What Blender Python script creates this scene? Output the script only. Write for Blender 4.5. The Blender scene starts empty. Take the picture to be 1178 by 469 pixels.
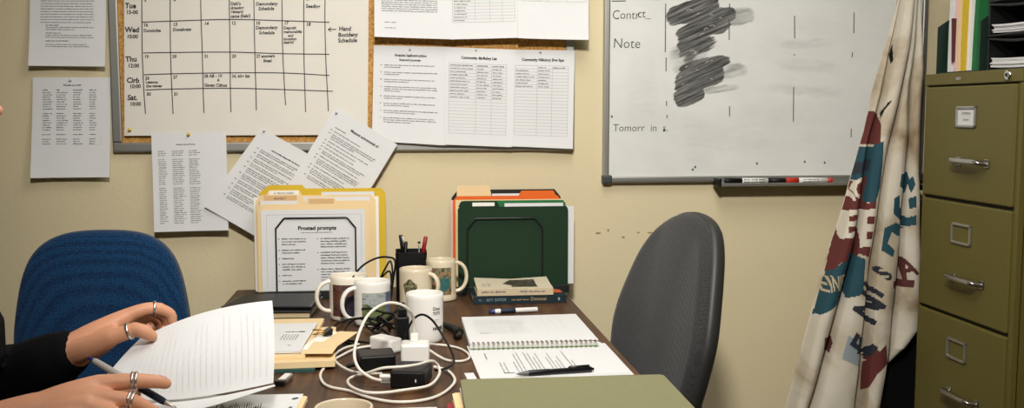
import bpy, bmesh, math, random
from mathutils import Vector, Matrix, noise
R = math.radians
SC = bpy.context.scene
COL = SC.collection
rnd = random.Random(7)

# ---------------------------------------------------------------- materials
MATS = {}
def srgb(r, g, b):
    f = lambda c: (c/255/12.92) if c <= 10 else (((c/255)+.055)/1.055)**2.4
    return (f(r), f(g), f(b), 1)

def mat(name, rgb, rough=.6, metal=0, var=0, scale=30, bump=0, bscale=200, spec=.5, coat=0, stretch=None):
    if name in MATS: return MATS[name]
    m = bpy.data.materials.new(name); m.use_nodes = True
    nt = m.node_tree; b = nt.nodes['Principled BSDF']
    c = srgb(*rgb)
    b.inputs['Base Color'].default_value = c
    b.inputs['Roughness'].default_value = rough
    b.inputs['Metallic'].default_value = metal
    b.inputs['Specular IOR Level'].default_value = spec
    if coat: b.inputs['Coat Weight'].default_value = coat; b.inputs['Coat Roughness'].default_value = .15
    m.diffuse_color = c
    tc = nt.nodes.new('ShaderNodeTexCoord')
    src = tc.outputs['Object']
    if stretch:
        mp = nt.nodes.new('ShaderNodeMapping'); mp.inputs['Scale'].default_value = stretch
        nt.links.new(src, mp.inputs['Vector']); src = mp.outputs['Vector']
    if var:
        n = nt.nodes.new('ShaderNodeTexNoise'); n.inputs['Scale'].default_value = scale; n.inputs['Detail'].default_value = 4
        nt.links.new(src, n.inputs['Vector'])
        mx = nt.nodes.new('ShaderNodeMix'); mx.data_type = 'RGBA'
        mx.inputs['A'].default_value = tuple(max(0, x*(1-var)) for x in c[:3])+(1,)
        mx.inputs['B'].default_value = tuple(min(1, x*(1+var)) for x in c[:3])+(1,)
        nt.links.new(n.outputs['Fac'], mx.inputs['Factor'])
        nt.links.new(mx.outputs['Result'], b.inputs['Base Color'])
    if bump:
        n2 = nt.nodes.new('ShaderNodeTexNoise'); n2.inputs['Scale'].default_value = bscale; n2.inputs['Detail'].default_value = 3
        nt.links.new(src, n2.inputs['Vector'])
        bp = nt.nodes.new('ShaderNodeBump'); bp.inputs['Strength'].default_value = bump; bp.inputs['Distance'].default_value = .002
        nt.links.new(n2.outputs['Fac'], bp.inputs['Height']); nt.links.new(bp.outputs['Normal'], b.inputs['Normal'])
    MATS[name] = m
    return m

def nodes_of(name):
    m = bpy.data.materials.new(name); m.use_nodes = True
    MATS[name] = m
    return m, m.node_tree, m.node_tree.nodes['Principled BSDF']

def ramp(nt, fac, stops):
    r = nt.nodes.new('ShaderNodeValToRGB')
    el = r.color_ramp.elements
    while len(el) < len(stops): el.new(.5)
    for e, (p, c) in zip(el, stops): e.position = p; e.color = c
    nt.links.new(fac, r.inputs['Fac'])
    return r.outputs['Color']

mat('wall', (216, 202, 166), .75, var=.035, scale=2.2, bump=.35, bscale=90, spec=.25)
mat('ceiling', (176, 172, 160), .9)
mat('wall_far', (158, 145, 116), .8, var=.03, scale=2)
mat('floor_carpet', (92, 88, 80), .95, var=.3, scale=150, bump=.6, bscale=400)
mat('baseboard', (70, 60, 50), .6)
mat('aluminium', (176, 176, 170), .38, .85, var=.04, scale=8)
mat('grey_plastic', (92, 92, 90), .5)
mat('dark_cap', (58, 66, 66), .45)
mat('paper', (223, 223, 222), .85, var=.02, scale=14, bump=.12, bscale=40, spec=.2)
mat('paper_warm', (223, 218, 207), .85, var=.05, scale=7, bump=.5, bscale=16, spec=.2)
mat('paper_cream', (241, 238, 228), .85, var=.02, scale=14, spec=.2)
mat('pink_paper', (232, 196, 190), .85, spec=.2)
mat('ink', (28, 27, 27), .7, spec=.2)
mat('ink_soft', (108, 106, 105), .8, spec=.1)
mat('ink_dark', (70, 68, 68), .8, spec=.1)
mat('ink_faint', (150, 147, 144), .8, spec=.1)
mat('ink_ghost', (217, 216, 216), .8, spec=.1)
mat('marker_ink', (36, 35, 34), .6)
mat('board_ink', (74, 74, 71), .5)
mat('board_scratch', (205, 203, 195), .5)
mat('manila', (234, 208, 160), .75, var=.03, scale=20, spec=.25)
mat('manila_tab', (216, 178, 128), .75, spec=.25)
mat('yellow_card', (214, 180, 48), .6, var=.04, spec=.3)
mat('orange_card', (222, 104, 32), .65, var=.04, spec=.3)
mat('green_card', (25, 50, 30), .7, var=.08, scale=60, spec=.25)
mat('bright_green_card', (38, 112, 62), .65, spec=.3)
mat('olive_card', (133, 131, 97), .8, var=.06, scale=90, spec=.2)
mat('red_card', (150, 38, 48), .6)
mat('teal_card', (40, 80, 74), .6)
mat('black_wire', (24, 24, 25), .35, spec=.5)
mat('black_metal', (13, 13, 13), .5, var=.1, scale=300)
mat('black_plastic', (9, 9, 10), .42, spec=.35)
mat('black_satin', (14, 14, 16), .32, spec=.4)
mat('black_rubber', (11, 11, 12), .5, spec=.35)
mat('white_plastic', (234, 231, 224), .35)
mat('white_cable', (226, 219, 206), .45)
mat('ceramic', (236, 228, 212), .22, coat=.3)
mat('ceramic_cream', (226, 212, 184), .24, coat=.3)
mat('ceramic_white', (236, 233, 226), .2, coat=.3)
mat('coffee_stain', (150, 120, 84), .4)
mat('chrome', (214, 212, 208), .18, 1)
mat('silver', (222, 218, 212), .33, 1)
mat('gold_wire', (190, 140, 60), .3, 1)
mat('cabinet_green', (104, 95, 44), .5, var=.05, scale=5, bump=.1, bscale=500, spec=.4)
mat('cabinet_gap', (34, 31, 18), .8)
mat('tray_black', (13, 15, 15), .45)
mat('sorter_green', (22, 44, 34), .45)
mat('tag_green', (52, 92, 62), .5)
mat('skin', (216, 156, 122), .48, var=.07, scale=28, bump=.12, bscale=260, spec=.4)
mat('nail', (196, 138, 116), .3)
mat('black_knit', (13, 13, 15), .95, var=.3, scale=300, bump=.3, bscale=500, spec=.15)
mat('dark_jeans', (30, 34, 44), .9)
mat('hair', (54, 36, 24), .6, var=.3, scale=60, bump=.5, bscale=150)
mat('pen_silver', (196, 194, 188), .35, .35)
mat('pen_navy', (26, 34, 58), .35)
mat('pen_blue', (44, 50, 110), .3)
mat('pen_red', (150, 26, 40), .35)
mat('pen_white', (232, 230, 226), .35)
mat('marker_red', (190, 48, 34), .4)
mat('book_navy', (20, 40, 48), .4)
mat('book_cream', (222, 212, 184), .5, var=.04, scale=12)
mat('book_spine_cream', (204, 186, 154), .55)
mat('page_block', (206, 186, 146), .8, var=.12, scale=6, stretch=(1, 1, 90))
mat('page_white', (226, 222, 214), .8, var=.1, scale=6, stretch=(1, 1, 120))
mat('text_silver', (140, 160, 166), .5)
mat('text_tan', (160, 136, 96), .5)
mat('cover_orange', (214, 100, 56), .5)
mat('notebook_green', (96, 140, 66), .5)
mat('copper_wire', (128, 106, 88), .35, .7)
mat('pin_yellow', (220, 184, 40), .3)
mat('pin_clear', (206, 206, 200), .2)
mat('steel', (170, 168, 164), .3, 1)
mat('chair_shell', (44, 44, 42), .5, var=.05)
mat('chair_black', (26, 26, 27), .5)
mat('lamp_housing', (230, 230, 226), .5)
mat('maroon', (98, 42, 38), .85, var=.08, scale=30); mat('teal', (30, 72, 84), .85, var=.08, scale=30)
mat('navy', (38, 42, 52), .85); mat('brown', (88, 44, 38), .85); mat('tan', (190, 172, 138), .85)
mat('cream', (214, 205, 186), .85); mat('paleblue', (142, 152, 156), .85)
mat('wall_scuff', (150, 132, 98), .8)

def wood():
    m, nt, b = nodes_of('desk_wood')
    tc = nt.nodes.new('ShaderNodeTexCoord'); mp = nt.nodes.new('ShaderNodeMapping')
    mp.inputs['Scale'].default_value = (14, 1.1, 6)
    nt.links.new(tc.outputs['Object'], mp.inputs['Vector'])
    n = nt.nodes.new('ShaderNodeTexNoise'); n.inputs['Scale'].default_value = 3; n.inputs['Detail'].default_value = 8; n.inputs['Distortion'].default_value = .6
    nt.links.new(mp.outputs['Vector'], n.inputs['Vector'])
    col = ramp(nt, n.outputs['Fac'], [(.28, srgb(42, 27, 15)), (.5, srgb(80, 53, 32)), (.75, srgb(106, 75, 47))])
    nt.links.new(col, b.inputs['Base Color'])
    b.inputs['Roughness'].default_value = .45; b.inputs['Specular IOR Level'].default_value = .3
wood()

def cork():
    m, nt, b = nodes_of('cork')
    tc = nt.nodes.new('ShaderNodeTexCoord')
    n = nt.nodes.new('ShaderNodeTexNoise'); n.inputs['Scale'].default_value = 160; n.inputs['Detail'].default_value = 5
    nt.links.new(tc.outputs['Object'], n.inputs['Vector'])
    col = ramp(nt, n.outputs['Fac'], [(.3, srgb(150, 102, 48)), (.5, srgb(196, 146, 76)), (.7, srgb(214, 166, 96))])
    nt.links.new(col, b.inputs['Base Color']); b.inputs['Roughness'].default_value = .9
cork()

def weave(name, a, bcol, scale, rough=.95, bump=.6):
    m, nt, b = nodes_of(name)
    tc = nt.nodes.new('ShaderNodeTexCoord')
    v = nt.nodes.new('ShaderNodeTexVoronoi'); v.inputs['Scale'].default_value = scale; v.inputs['Randomness'].default_value = .35
    nt.links.new(tc.outputs['Object'], v.inputs['Vector'])
    col = ramp(nt, v.outputs['Distance'], [(.1, srgb(*a)), (.65, srgb(*bcol))])
    nt.links.new(col, b.inputs['Base Color']); b.inputs['Roughness'].default_value = rough
    b.inputs['Specular IOR Level'].default_value = .2
    b.inputs['Sheen Weight'].default_value = .15
    bp = nt.nodes.new('ShaderNodeBump'); bp.inputs['Strength'].default_value = bump; bp.inputs['Distance'].default_value = .002; bp.invert = True
    nt.links.new(v.outputs['Distance'], bp.inputs['Height']); nt.links.new(bp.outputs['Normal'], b.inputs['Normal'])
weave('blue_fabric', (26, 76, 120), (11, 40, 72), 210)
weave('grey_fabric', (70, 70, 69), (46, 46, 46), 330, bump=.45)

def picture_mat(name, stops, scale, detail=6, dist=1.5, stretch=(1, 1, 1)):
    m, nt, b = nodes_of(name)
    tc = nt.nodes.new('ShaderNodeTexCoord'); mp = nt.nodes.new('ShaderNodeMapping'); mp.inputs['Scale'].default_value = stretch
    nt.links.new(tc.outputs['Object'], mp.inputs['Vector'])
    n = nt.nodes.new('ShaderNodeTexNoise'); n.inputs['Scale'].default_value = scale; n.inputs['Detail'].default_value = detail; n.inputs['Distortion'].default_value = dist
    nt.links.new(mp.outputs['Vector'], n.inputs['Vector'])
    col = ramp(nt, n.outputs['Fac'], [(p, srgb(*c)) for p, c in stops])
    nt.links.new(col, b.inputs['Base Color']); b.inputs['Roughness'].default_value = .3
    b.inputs['Coat Weight'].default_value = .2
picture_mat('print_brown', [(.25, (22, 20, 26)), (.42, (66, 40, 34)), (.52, (110, 66, 52)), (.62, (40, 44, 60)), (.8, (150, 110, 80))], 60)
picture_mat('print_hills', [(.25, (40, 52, 34)), (.42, (84, 96, 44)), (.52, (120, 132, 86)), (.62, (52, 66, 44)), (.8, (160, 170, 160))], 45, stretch=(1, 1, 2.2))
picture_mat('print_sky', [(.3, (130, 140, 140)), (.5, (172, 178, 174)), (.7, (92, 104, 108))], 50, stretch=(1, 1, 2))
picture_mat('print_emblem', [(.35, (40, 46, 32)), (.5, (92, 92, 62)), (.66, (190, 176, 140))], 110)
picture_mat('print_garden', [(.25, (34, 44, 40)), (.42, (54, 92, 88)), (.55, (170, 140, 90)), (.62, (150, 70, 60)), (.8, (120, 140, 70))], 75)
picture_mat('print_blue', [(.3, (60, 70, 96)), (.5, (112, 122, 146)), (.7, (44, 50, 66))], 70)
picture_mat('print_dark', [(.3, (20, 22, 34)), (.5, (38, 44, 66)), (.7, (70, 40, 34))], 60)
picture_mat('print_teal', [(.3, (30, 66, 70)), (.5, (58, 116, 112)), (.7, (40, 46, 40))], 70)
picture_mat('print_cover', [(.3, (30, 32, 28)), (.45, (70, 62, 44)), (.55, (112, 102, 86)), (.7, (40, 50, 46))], 55)

def banner_mat():
    m, nt, b = nodes_of('banner_cloth')
    tc = nt.nodes.new('ShaderNodeTexCoord')
    n = nt.nodes.new('ShaderNodeTexNoise'); n.inputs['Scale'].default_value = 5; n.inputs['Detail'].default_value = 5; n.inputs['Distortion'].default_value = .8
    nt.links.new(tc.outputs['Object'], n.inputs['Vector'])
    col = ramp(nt, n.outputs['Fac'], [(.30, srgb(140, 120, 92)), (.42, srgb(184, 170, 146)), (.52, srgb(206, 197, 178)), (.7, srgb(214, 206, 190))])
    nt.links.new(col, b.inputs['Base Color']); b.inputs['Roughness'].default_value = .9
    b.inputs['Specular IOR Level'].default_value = .15
    n2 = nt.nodes.new('ShaderNodeTexNoise'); n2.inputs['Scale'].default_value = 22; n2.inputs['Detail'].default_value = 4
    nt.links.new(tc.outputs['Object'], n2.inputs['Vector'])
    bp = nt.nodes.new('ShaderNodeBump'); bp.inputs['Strength'].default_value = .5; bp.inputs['Distance'].default_value = .006
    nt.links.new(n2.outputs['Fac'], bp.inputs['Height']); nt.links.new(bp.outputs['Normal'], b.inputs['Normal'])
banner_mat()

def whiteboard_mat():
    # grey-white enamel with half-wiped marker smears; the smears have shapes of their own (world metres)
    m, nt, b = nodes_of('whiteboard_enamel')
    N, Lk = nt.nodes.new, nt.links.new
    def math_(op, a, c=None, clamp=False):
        n = N('ShaderNodeMath'); n.operation = op; n.use_clamp = clamp
        for i, v in enumerate((a, c)):
            if v is None: continue
            if isinstance(v, (int, float)): n.inputs[i].default_value = v
            else: Lk(v, n.inputs[i])
        return n.outputs[0]
    geo = N('ShaderNodeTexCoord')
    wob = N('ShaderNodeTexNoise'); wob.inputs['Scale'].default_value = 14; wob.inputs['Detail'].default_value = 3
    Lk(geo.outputs['Object'], wob.inputs['Vector'])
    sub = N('ShaderNodeVectorMath'); sub.operation = 'MULTIPLY_ADD'
    Lk(wob.outputs['Color'], sub.inputs[0]); sub.inputs[1].default_value = (.03, 0, .03); sub.inputs[2].default_value = (-.015, 0, -.015)
    add = N('ShaderNodeVectorMath'); add.operation = 'ADD'
    Lk(geo.outputs['Object'], add.inputs[0]); Lk(sub.outputs[0], add.inputs[1])
    sep = N('ShaderNodeSeparateXYZ'); Lk(add.outputs[0], sep.inputs[0])
    X, Z = sep.outputs['X'], sep.outputs['Z']
    def blob(cx, cz, rx, rz, ang, edge):
        ca, sa = math.cos(R(ang)), math.sin(R(ang))
        dx = math_('SUBTRACT', X, cx); dz = math_('SUBTRACT', Z, cz)
        u = math_('ADD', math_('MULTIPLY', dx, ca/rx), math_('MULTIPLY', dz, sa/rx))
        v = math_('ADD', math_('MULTIPLY', dx, -sa/rz), math_('MULTIPLY', dz, ca/rz))
        u2 = math_('POWER', math_('ABSOLUTE', u), 3.0); v2 = math_('POWER', math_('ABSOLUTE', v), 3.0)
        return math_('MULTIPLY', math_('SUBTRACT', 1.0, math_('ADD', u2, v2)), edge, True)
    def union(bl):
        o = bl[0]
        for x in bl[1:]: o = math_('MAXIMUM', o, x)
        return o
    def streak(ang, sx, sz, lo, hi):
        mp = N('ShaderNodeMapping'); mp.inputs['Rotation'].default_value = (0, R(ang), 0)
        Lk(geo.outputs['Object'], mp.inputs['Vector'])
        mp2 = N('ShaderNodeMapping'); mp2.inputs['Scale'].default_value = (sx, 1, sz); Lk(mp.outputs[0], mp2.inputs['Vector'])
        n = N('ShaderNodeTexNoise'); n.inputs['Scale'].default_value = 1; n.inputs['Detail'].default_value = 5; n.inputs['Roughness'].default_value = .6
        Lk(mp2.outputs[0], n.inputs['Vector'])
        mr = N('ShaderNodeMapRange'); Lk(n.outputs['Fac'], mr.inputs[0])
        mr.inputs[1].default_value = lo; mr.inputs[2].default_value = hi
        return mr.outputs[0]
    dark = union([blob(.85, 1.525, .088, .034, 14, 2.5), blob(.925, 1.512, .06, .026, 10, 2.5), blob(.885, 1.478, .09, .03, 18, 2),
                  blob(.855, 1.437, .058, .034, 24, 1.6), blob(.885, 1.372, .082, .02, 12, 2), blob(.868, 1.335, .082, .036, 16, 2.4),
                  blob(.843, 1.288, .05, .034, 24, 2.4), blob(.84, 1.405, .04, .035, 40, .75), blob(.885, 1.425, .05, .022, 25, .8), blob(.80, 1.515, .035, .028, 20, 1.2)])
    light = union([blob(.985, 1.512, .05, .026, 8, 2), blob(.838, 1.405, .06, .045, 30, 1.2), blob(.965, 1.357, .05, .022, 5, 1.4), blob(.935, 1.305, .06, .012, 10, 1.5),
                   blob(.83, 1.38, .05, .04, 30, 1)])
    s1 = streak(24, 9, 150, .30, .60)
    s2 = streak(16, 10, 60, .4, .68)
    s3 = streak(22, 8, 95, .30, .70)
    rag = math_('MULTIPLY', math_('SUBTRACT', dark, math_('MULTIPLY', s3, .62)), 3.2, True)
    d = math_('MULTIPLY', rag, math_('ADD', math_('MULTIPLY', s1, .34), .62))
    l = math_('MULTIPLY', light, math_('ADD', math_('MULTIPLY', s2, .45), .2))
    haze = union([blob(1.19, 1.435, .09, .016, 3, .8), blob(1.2, 1.37, .11, .022, -3, .7), blob(1.18, 1.30, .14, .02, -4, .8), blob(1.0, 1.16, .24, .05, -2, .35), blob(1.23, 1.49, .1, .03, 0, .3),
                  blob(.87, 1.15, .05, .1, 10, .5), blob(.70, 1.30, .05, .12, 0, .35), blob(1.1, 1.22, .24, .05, 4, .35)])
    hz = math_('MULTIPLY', haze, math_('ADD', math_('MULTIPLY', streak(4, 12, 70, .35, .7), .2), .05))
    cloud = math_('MULTIPLY', streak(-20, 5, 9, .35, .75), .10)
    tot = math_('MAXIMUM', math_('MAXIMUM', d, l), math_('ADD', hz, cloud), True)
    mx = N('ShaderNodeMix'); mx.data_type = 'RGBA'
    mx.inputs['A'].default_value = srgb(222, 222, 217); mx.inputs['B'].default_value = srgb(30, 29, 27)
    Lk(tot, mx.inputs['Factor']); Lk(mx.outputs['Result'], b.inputs['Base Color'])
    b.inputs['Roughness'].default_value = .32
    b.inputs['Specular IOR Level'].default_value = .4
whiteboard_mat()

# ---------------------------------------------------------------- mesh builder
class MB:
    def __init__(s): s.v = []; s.f = []; s.m = []; s.sm = []; s.mats = []
    def mi(s, name):
        if name not in s.mats: s.mats.append(name)
        return s.mats.index(name)
    def add(s, vs, fs, mname, smooth=False, M=None):
        o = len(s.v); k = s.mi(mname)
        s.v += [tuple(M @ Vector(p)) for p in vs] if M else [tuple(p) for p in vs]
        for f in fs: s.f.append(tuple(o+i for i in f)); s.m.append(k); s.sm.append(smooth)
        return s
    def box(s, lo, hi, mname, bev=0, M=None, smooth=False):
        bm = bmesh.new(); bmesh.ops.create_cube(bm, size=1)
        c = [(a+b)/2 for a, b in zip(lo, hi)]; d = [abs(b-a) for a, b in zip(lo, hi)]
        for v in bm.verts: v.co = Vector((v.co.x*d[0]+c[0], v.co.y*d[1]+c[1], v.co.z*d[2]+c[2]))
        if bev: bmesh.ops.bevel(bm, geom=bm.edges[:], offset=min(bev, min(d)*.49), segments=2, profile=.5, affect='EDGES')
        return s.bm(bm, mname, M, smooth)
    def bm(s, bm, mname, M=None, smooth=False):
        bm.verts.index_update()
        vs = [v.co.copy() for v in bm.verts]; fs = [[v.index for v in f.verts] for f in bm.faces]; bm.free()
        return s.add(vs, fs, mname, smooth, M)
    def prism(s, poly, thick, mname, M=None, bev=0):
        # 2-D polygon (x,y) extruded along +z by thick
        n = len(poly)
        bm = bmesh.new()
        a = [bm.verts.new((x, y, 0)) for x, y in poly]; b = [bm.verts.new((x, y, thick)) for x, y in poly]
        bm.faces.new(a[::-1]); bm.faces.new(b)
        for i in range(n): bm.faces.new((a[i], a[(i+1) % n], b[(i+1) % n], b[i]))
        bmesh.ops.recalc_face_normals(bm, faces=bm.faces[:])
        if bev: bmesh.ops.bevel(bm, geom=bm.edges[:], offset=bev, segments=2, profile=.5, affect='EDGES')
        return s.bm(bm, mname, M)
    def lathe(s, prof, mname, n=36, M=None, smooth=True):
        vs = []; fs = []
        for r, z in prof:
            for i in range(n): a = 2*math.pi*i/n; vs.append((r*math.cos(a), r*math.sin(a), z))
        for j in range(len(prof)-1):
            for i in range(n): fs.append((j*n+i, j*n+(i+1) % n, (j+1)*n+(i+1) % n, (j+1)*n+i))
        return s.add(vs, fs, mname, smooth, M)
    def tube(s, pts, r, mname, n=8, closed=False, M=None, caps=True, flat=None):
        P = [Vector(p) for p in pts]; N = len(P)
        rr = r if isinstance(r, (list, tuple)) else [r]*N
        T = []
        for i in range(N):
            a = P[(i-1) % N] if (closed or i > 0) else P[i]; b = P[(i+1) % N] if (closed or i < N-1) else P[i]
            t = b-a; T.append(t.normalized() if t.length > 1e-9 else Vector((0, 0, 1)))
        up = Vector((0, 0, 1)) if abs(T[0].z) < .9 else Vector((1, 0, 0))
        u = (up - T[0]*up.dot(T[0])).normalized()
        vs = []; fs = []
        for i in range(N):
            if i: u = (u - T[i]*u.dot(T[i])).normalized()
            w = T[i].cross(u)
            for k in range(n):
                a = 2*math.pi*k/n
                q = u*math.cos(a) + w*math.sin(a)*(flat or 1)
                vs.append(P[i]+q*rr[i])
        L = N if closed else N-1
        for i in range(L):
            for k in range(n): fs.append((i*n+k, i*n+(k+1) % n, ((i+1) % N)*n+(k+1) % n, ((i+1) % N)*n+k))
        s.add(vs, fs, mname, True, M)
        if caps and not closed:
            s.add(vs[:n], [tuple(range(n))[::-1]], mname, False, M); s.add(vs[-n:], [tuple(range(n))], mname, False, M)
        return s
    def grid(s, fn, nu, nv, mname, smooth=True, flip=False):
        vs = [fn(i/nu, j/nv) for j in range(nv+1) for i in range(nu+1)]
        fs = []
        for j in range(nv):
            for i in range(nu):
                q = (j*(nu+1)+i, j*(nu+1)+i+1, (j+1)*(nu+1)+i+1, (j+1)*(nu+1)+i)
                fs.append(q[::-1] if flip else q)
        return s.add(vs, fs, mname, smooth)
    def sphere(s, c, r, mname, M=None, n=12, sc=(1, 1, 1)):
        bm = bmesh.new(); bmesh.ops.create_uvsphere(bm, u_segments=n*2, v_segments=n, radius=r)
        for v in bm.verts: v.co = Vector((v.co.x*sc[0]+c[0], v.co.y*sc[1]+c[1], v.co.z*sc[2]+c[2]))
        return s.bm(bm, mname, M, True)
    def build(s, name, parent=None, loc=None):
        me = bpy.data.meshes.new(name)
        o0 = Vector(loc) if loc is not None else Vector((0, 0, 0))
        me.from_pydata([tuple(Vector(p)-o0) for p in s.v], [], s.f); me.update()
        for n in s.mats: me.materials.append(MATS[n])
        me.polygons.foreach_set('material_index', s.m); me.polygons.foreach_set('use_smooth', s.sm)
        o = bpy.data.objects.new(name, me); COL.objects.link(o)
        if loc is not None: o.location = loc
        if parent:
            o.parent = parent
        return o

def rel(parent, o):
    """parent o (built in world metres) under parent keeping its place"""
    o.parent = parent
    o.matrix_parent_inverse = parent_world(parent).inverted()
    return o
def parent_world(p):
    M = Matrix.LocRotScale(p.location, p.rotation_euler, p.scale)
    if p.parent: M = parent_world(p.parent) @ p.matrix_parent_inverse @ M
    return M

def empty(name, loc=(0, 0, 0), rz=0):
    e = bpy.data.objects.new(name, None); COL.objects.link(e); e.location = loc; e.rotation_euler = (0, 0, rz); e.empty_display_size = .05
    return e
def tag(o, label, cat, group=None):
    o['label'] = label; o['category'] = cat
    if group: o['group'] = group
    return o
def struct(o): o['kind'] = 'structure'; return o
def part(mb, name, parent, label=None):
    o = rel(parent, mb.build(name))
    if label: o['label'] = label
    return o
def centre(pts):
    return Vector((sum(p[0] for p in pts)/len(pts), sum(p[1] for p in pts)/len(pts), sum(p[2] for p in pts)/len(pts)))
def smooth_path(pts, k=6, closed=False):
    P = [Vector(p) for p in pts]; n = len(P); out = []
    seg = n if closed else n-1
    for i in range(seg):
        g = lambda j: P[j % n] if closed else P[max(0, min(n-1, j))]
        a, b, c, d = g(i-1), g(i), g(i+1), g(i+2)
        for t in range(k):
            t /= k
            out.append(.5*((2*b)+(c-a)*t+(2*a-5*b+4*c-d)*t*t+(3*b-a-3*c+d)*t**3))
    if not closed: out.append(P[-1])
    return out

# ---------------------------------------------------------------- lettering
_T = {}
def glyphs(s, bold=0., shear=0., align='LEFT'):
    k = (s, bold, shear, align)
    if k not in _T:
        c = bpy.data.curves.new('t', 'FONT'); c.body = s; c.size = 1; c.resolution_u = 2; c.fill_mode = 'FRONT'
        c.offset = bold; c.shear = shear; c.align_x = align
        o = bpy.data.objects.new('t', c); m = bpy.data.meshes.new_from_object(o)
        _T[k] = ([(v.co.x/.682, v.co.y/.682) for v in m.vertices], [tuple(p.vertices) for p in m.polygons])
        bpy.data.objects.remove(o); bpy.data.curves.remove(c); bpy.data.meshes.remove(m)
    return _T[k]
def text(s, x, y, cap, ink='ink', bold=0., shear=0., align='LEFT', rot=0, sx=1):
    """text ink in flat sheet metres; cap = cap height"""
    vs, fs = glyphs(s, bold, shear, align)
    ca, sa = math.cos(rot), math.sin(rot)
    return ([(x+(a*sx*ca-b*sa)*cap, y+(a*sx*sa+b*ca)*cap) for a, b in vs], fs, ink)
def bar(x0, y0, x1, y1, w, ink='ink_soft', step=.025):
    d = math.hypot(x1-x0, y1-y0); n = max(1, int(d/step)); nx, ny = -(y1-y0)/d*w/2, (x1-x0)/d*w/2
    vs = []; fs = []
    for i in range(n+1):
        t = i/n; a, b = x0+(x1-x0)*t, y0+(y1-y0)*t
        vs += [(a-nx, b-ny), (a+nx, b+ny)]
        if i: fs.append((2*i-2, 2*i, 2*i+1, 2*i-1))
    return (vs, fs, ink)
def stroke(pts, w, ink='marker_ink'):
    vs = []; fs = []
    for i, p in enumerate(pts):
        a = pts[max(0, i-1)]; b = pts[min(len(pts)-1, i+1)]; d = math.hypot(b[0]-a[0], b[1]-a[1]) or 1
        nx, ny = -(b[1]-a[1])/d*w/2, (b[0]-a[0])/d*w/2
        vs += [(p[0]-nx, p[1]-ny), (p[0]+nx, p[1]+ny)]
        if i: fs.append((2*i-2, 2*i, 2*i+1, 2*i-1))
    return (vs, fs, ink)
def words(rg, x0, x1, y, h, ink='ink_soft', frac=1.):
    """a line of print too small to read: word-long runs of letter-sized strokes"""
    out = []; x = x0; end = x0+(x1-x0)*frac
    while x < end-h*1.2:
        L = min(rg.uniform(1.8, 7.5)*h, end-x)
        vs = []; fs = []; p = x
        while p < x+L-h*.3:
            w = h*rg.uniform(.35, .6); up = h*(.32 if rg.random() < .25 else 0); dn = h*(.28 if rg.random() < .12 else 0)
            o = len(vs); vs += [(p, y-dn), (p+w, y-dn), (p+w, y+h*.62+up), (p, y+h*.62+up)]; fs.append((o, o+1, o+2, o+3)); p += w+h*.1
        out.append((vs, fs, ink)); x += L+h*.55
    return out
def para(rg, x0, x1, y, n, pitch, h, ink='ink_soft', last=.6):
    o = []
    for i in range(n): o += words(rg, x0, x1, y-i*pitch, h, ink, (rg.uniform(.92, 1) if i < n-1 else last))
    return o

def sheet_mesh(mb, mp, W, H, inks, paper='paper', nx=12, ny=14, th=.0005, back=None):
    """mp(u,v) in metres -> point; +normal side carries the ink"""
    e = 1e-4
    def nrm(u, v):
        du = mp(u+e, v)-mp(u-e, v); dv = mp(u, v+e)-mp(u, v-e)
        return du.cross(dv).normalized()
    mb.grid(lambda a, b: mp(a*W, b*H), nx, ny, paper)
    mb.grid(lambda a, b: mp(a*W, b*H)-nrm(a*W, b*H)*th, nx, ny, back or paper, flip=True)
    # edges
    for (p, q) in (((0, 0), (1, 0)), ((1, 0), (1, 1)), ((1, 1), (0, 1)), ((0, 1), (0, 0))):
        n = 14
        vs = []
        for i in range(n+1):
            t = i/n; u = (p[0]+(q[0]-p[0])*t)*W; v = (p[1]+(q[1]-p[1])*t)*H
            a = mp(u, v); vs += [a, a-nrm(u, v)*th]
        mb.add(vs, [(2*i, 2*i+1, 2*i+3, 2*i+2) for i in range(n)], paper)
    for vs, fs, ink in inks:
        mb.add([mp(u, v)+nrm(u, v)*.0007 for u, v in vs], fs, ink)
    return mb

def flat_map(x, y, z, rz=0, tilt=0, curl=0., ax=0.):
    """sheet lying on a surface: origin = its lower-left corner seen from above"""
    c, s = math.cos(rz), math.sin(rz)
    def mp(u, v):
        return Vector((x+u*c-v*s, y+u*s+v*c, z+tilt*v+ax*u+curl*(u*u)*6))
    return mp

def quad_map(corners, y, W, H, curl=.012, seed=0, top=0.):
    bl, br, tr, tl = [Vector((a, 0, b)) for a, b in corners]
    def mp(u, v):
        s, t = u/W, v/H
        p = bl*(1-s)*(1-t)+br*s*(1-t)+tr*s*t+tl*(1-s)*t
        w = noise.noise(Vector((s*1.6+seed*3.1, t*1.8, seed)))*.004*(1-t*.8)
        # pinned at the top edge, free below: the lower edge stands off a little
        off = curl*(1-t)**2 + top*max(0, t-.9)*10*abs(2*s-1)**2 + curl*.35*(abs(2*s-1)**2)*(1-t) + max(0, w+.002)
        return Vector((p.x, y-off, p.z))
    return mp

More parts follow.
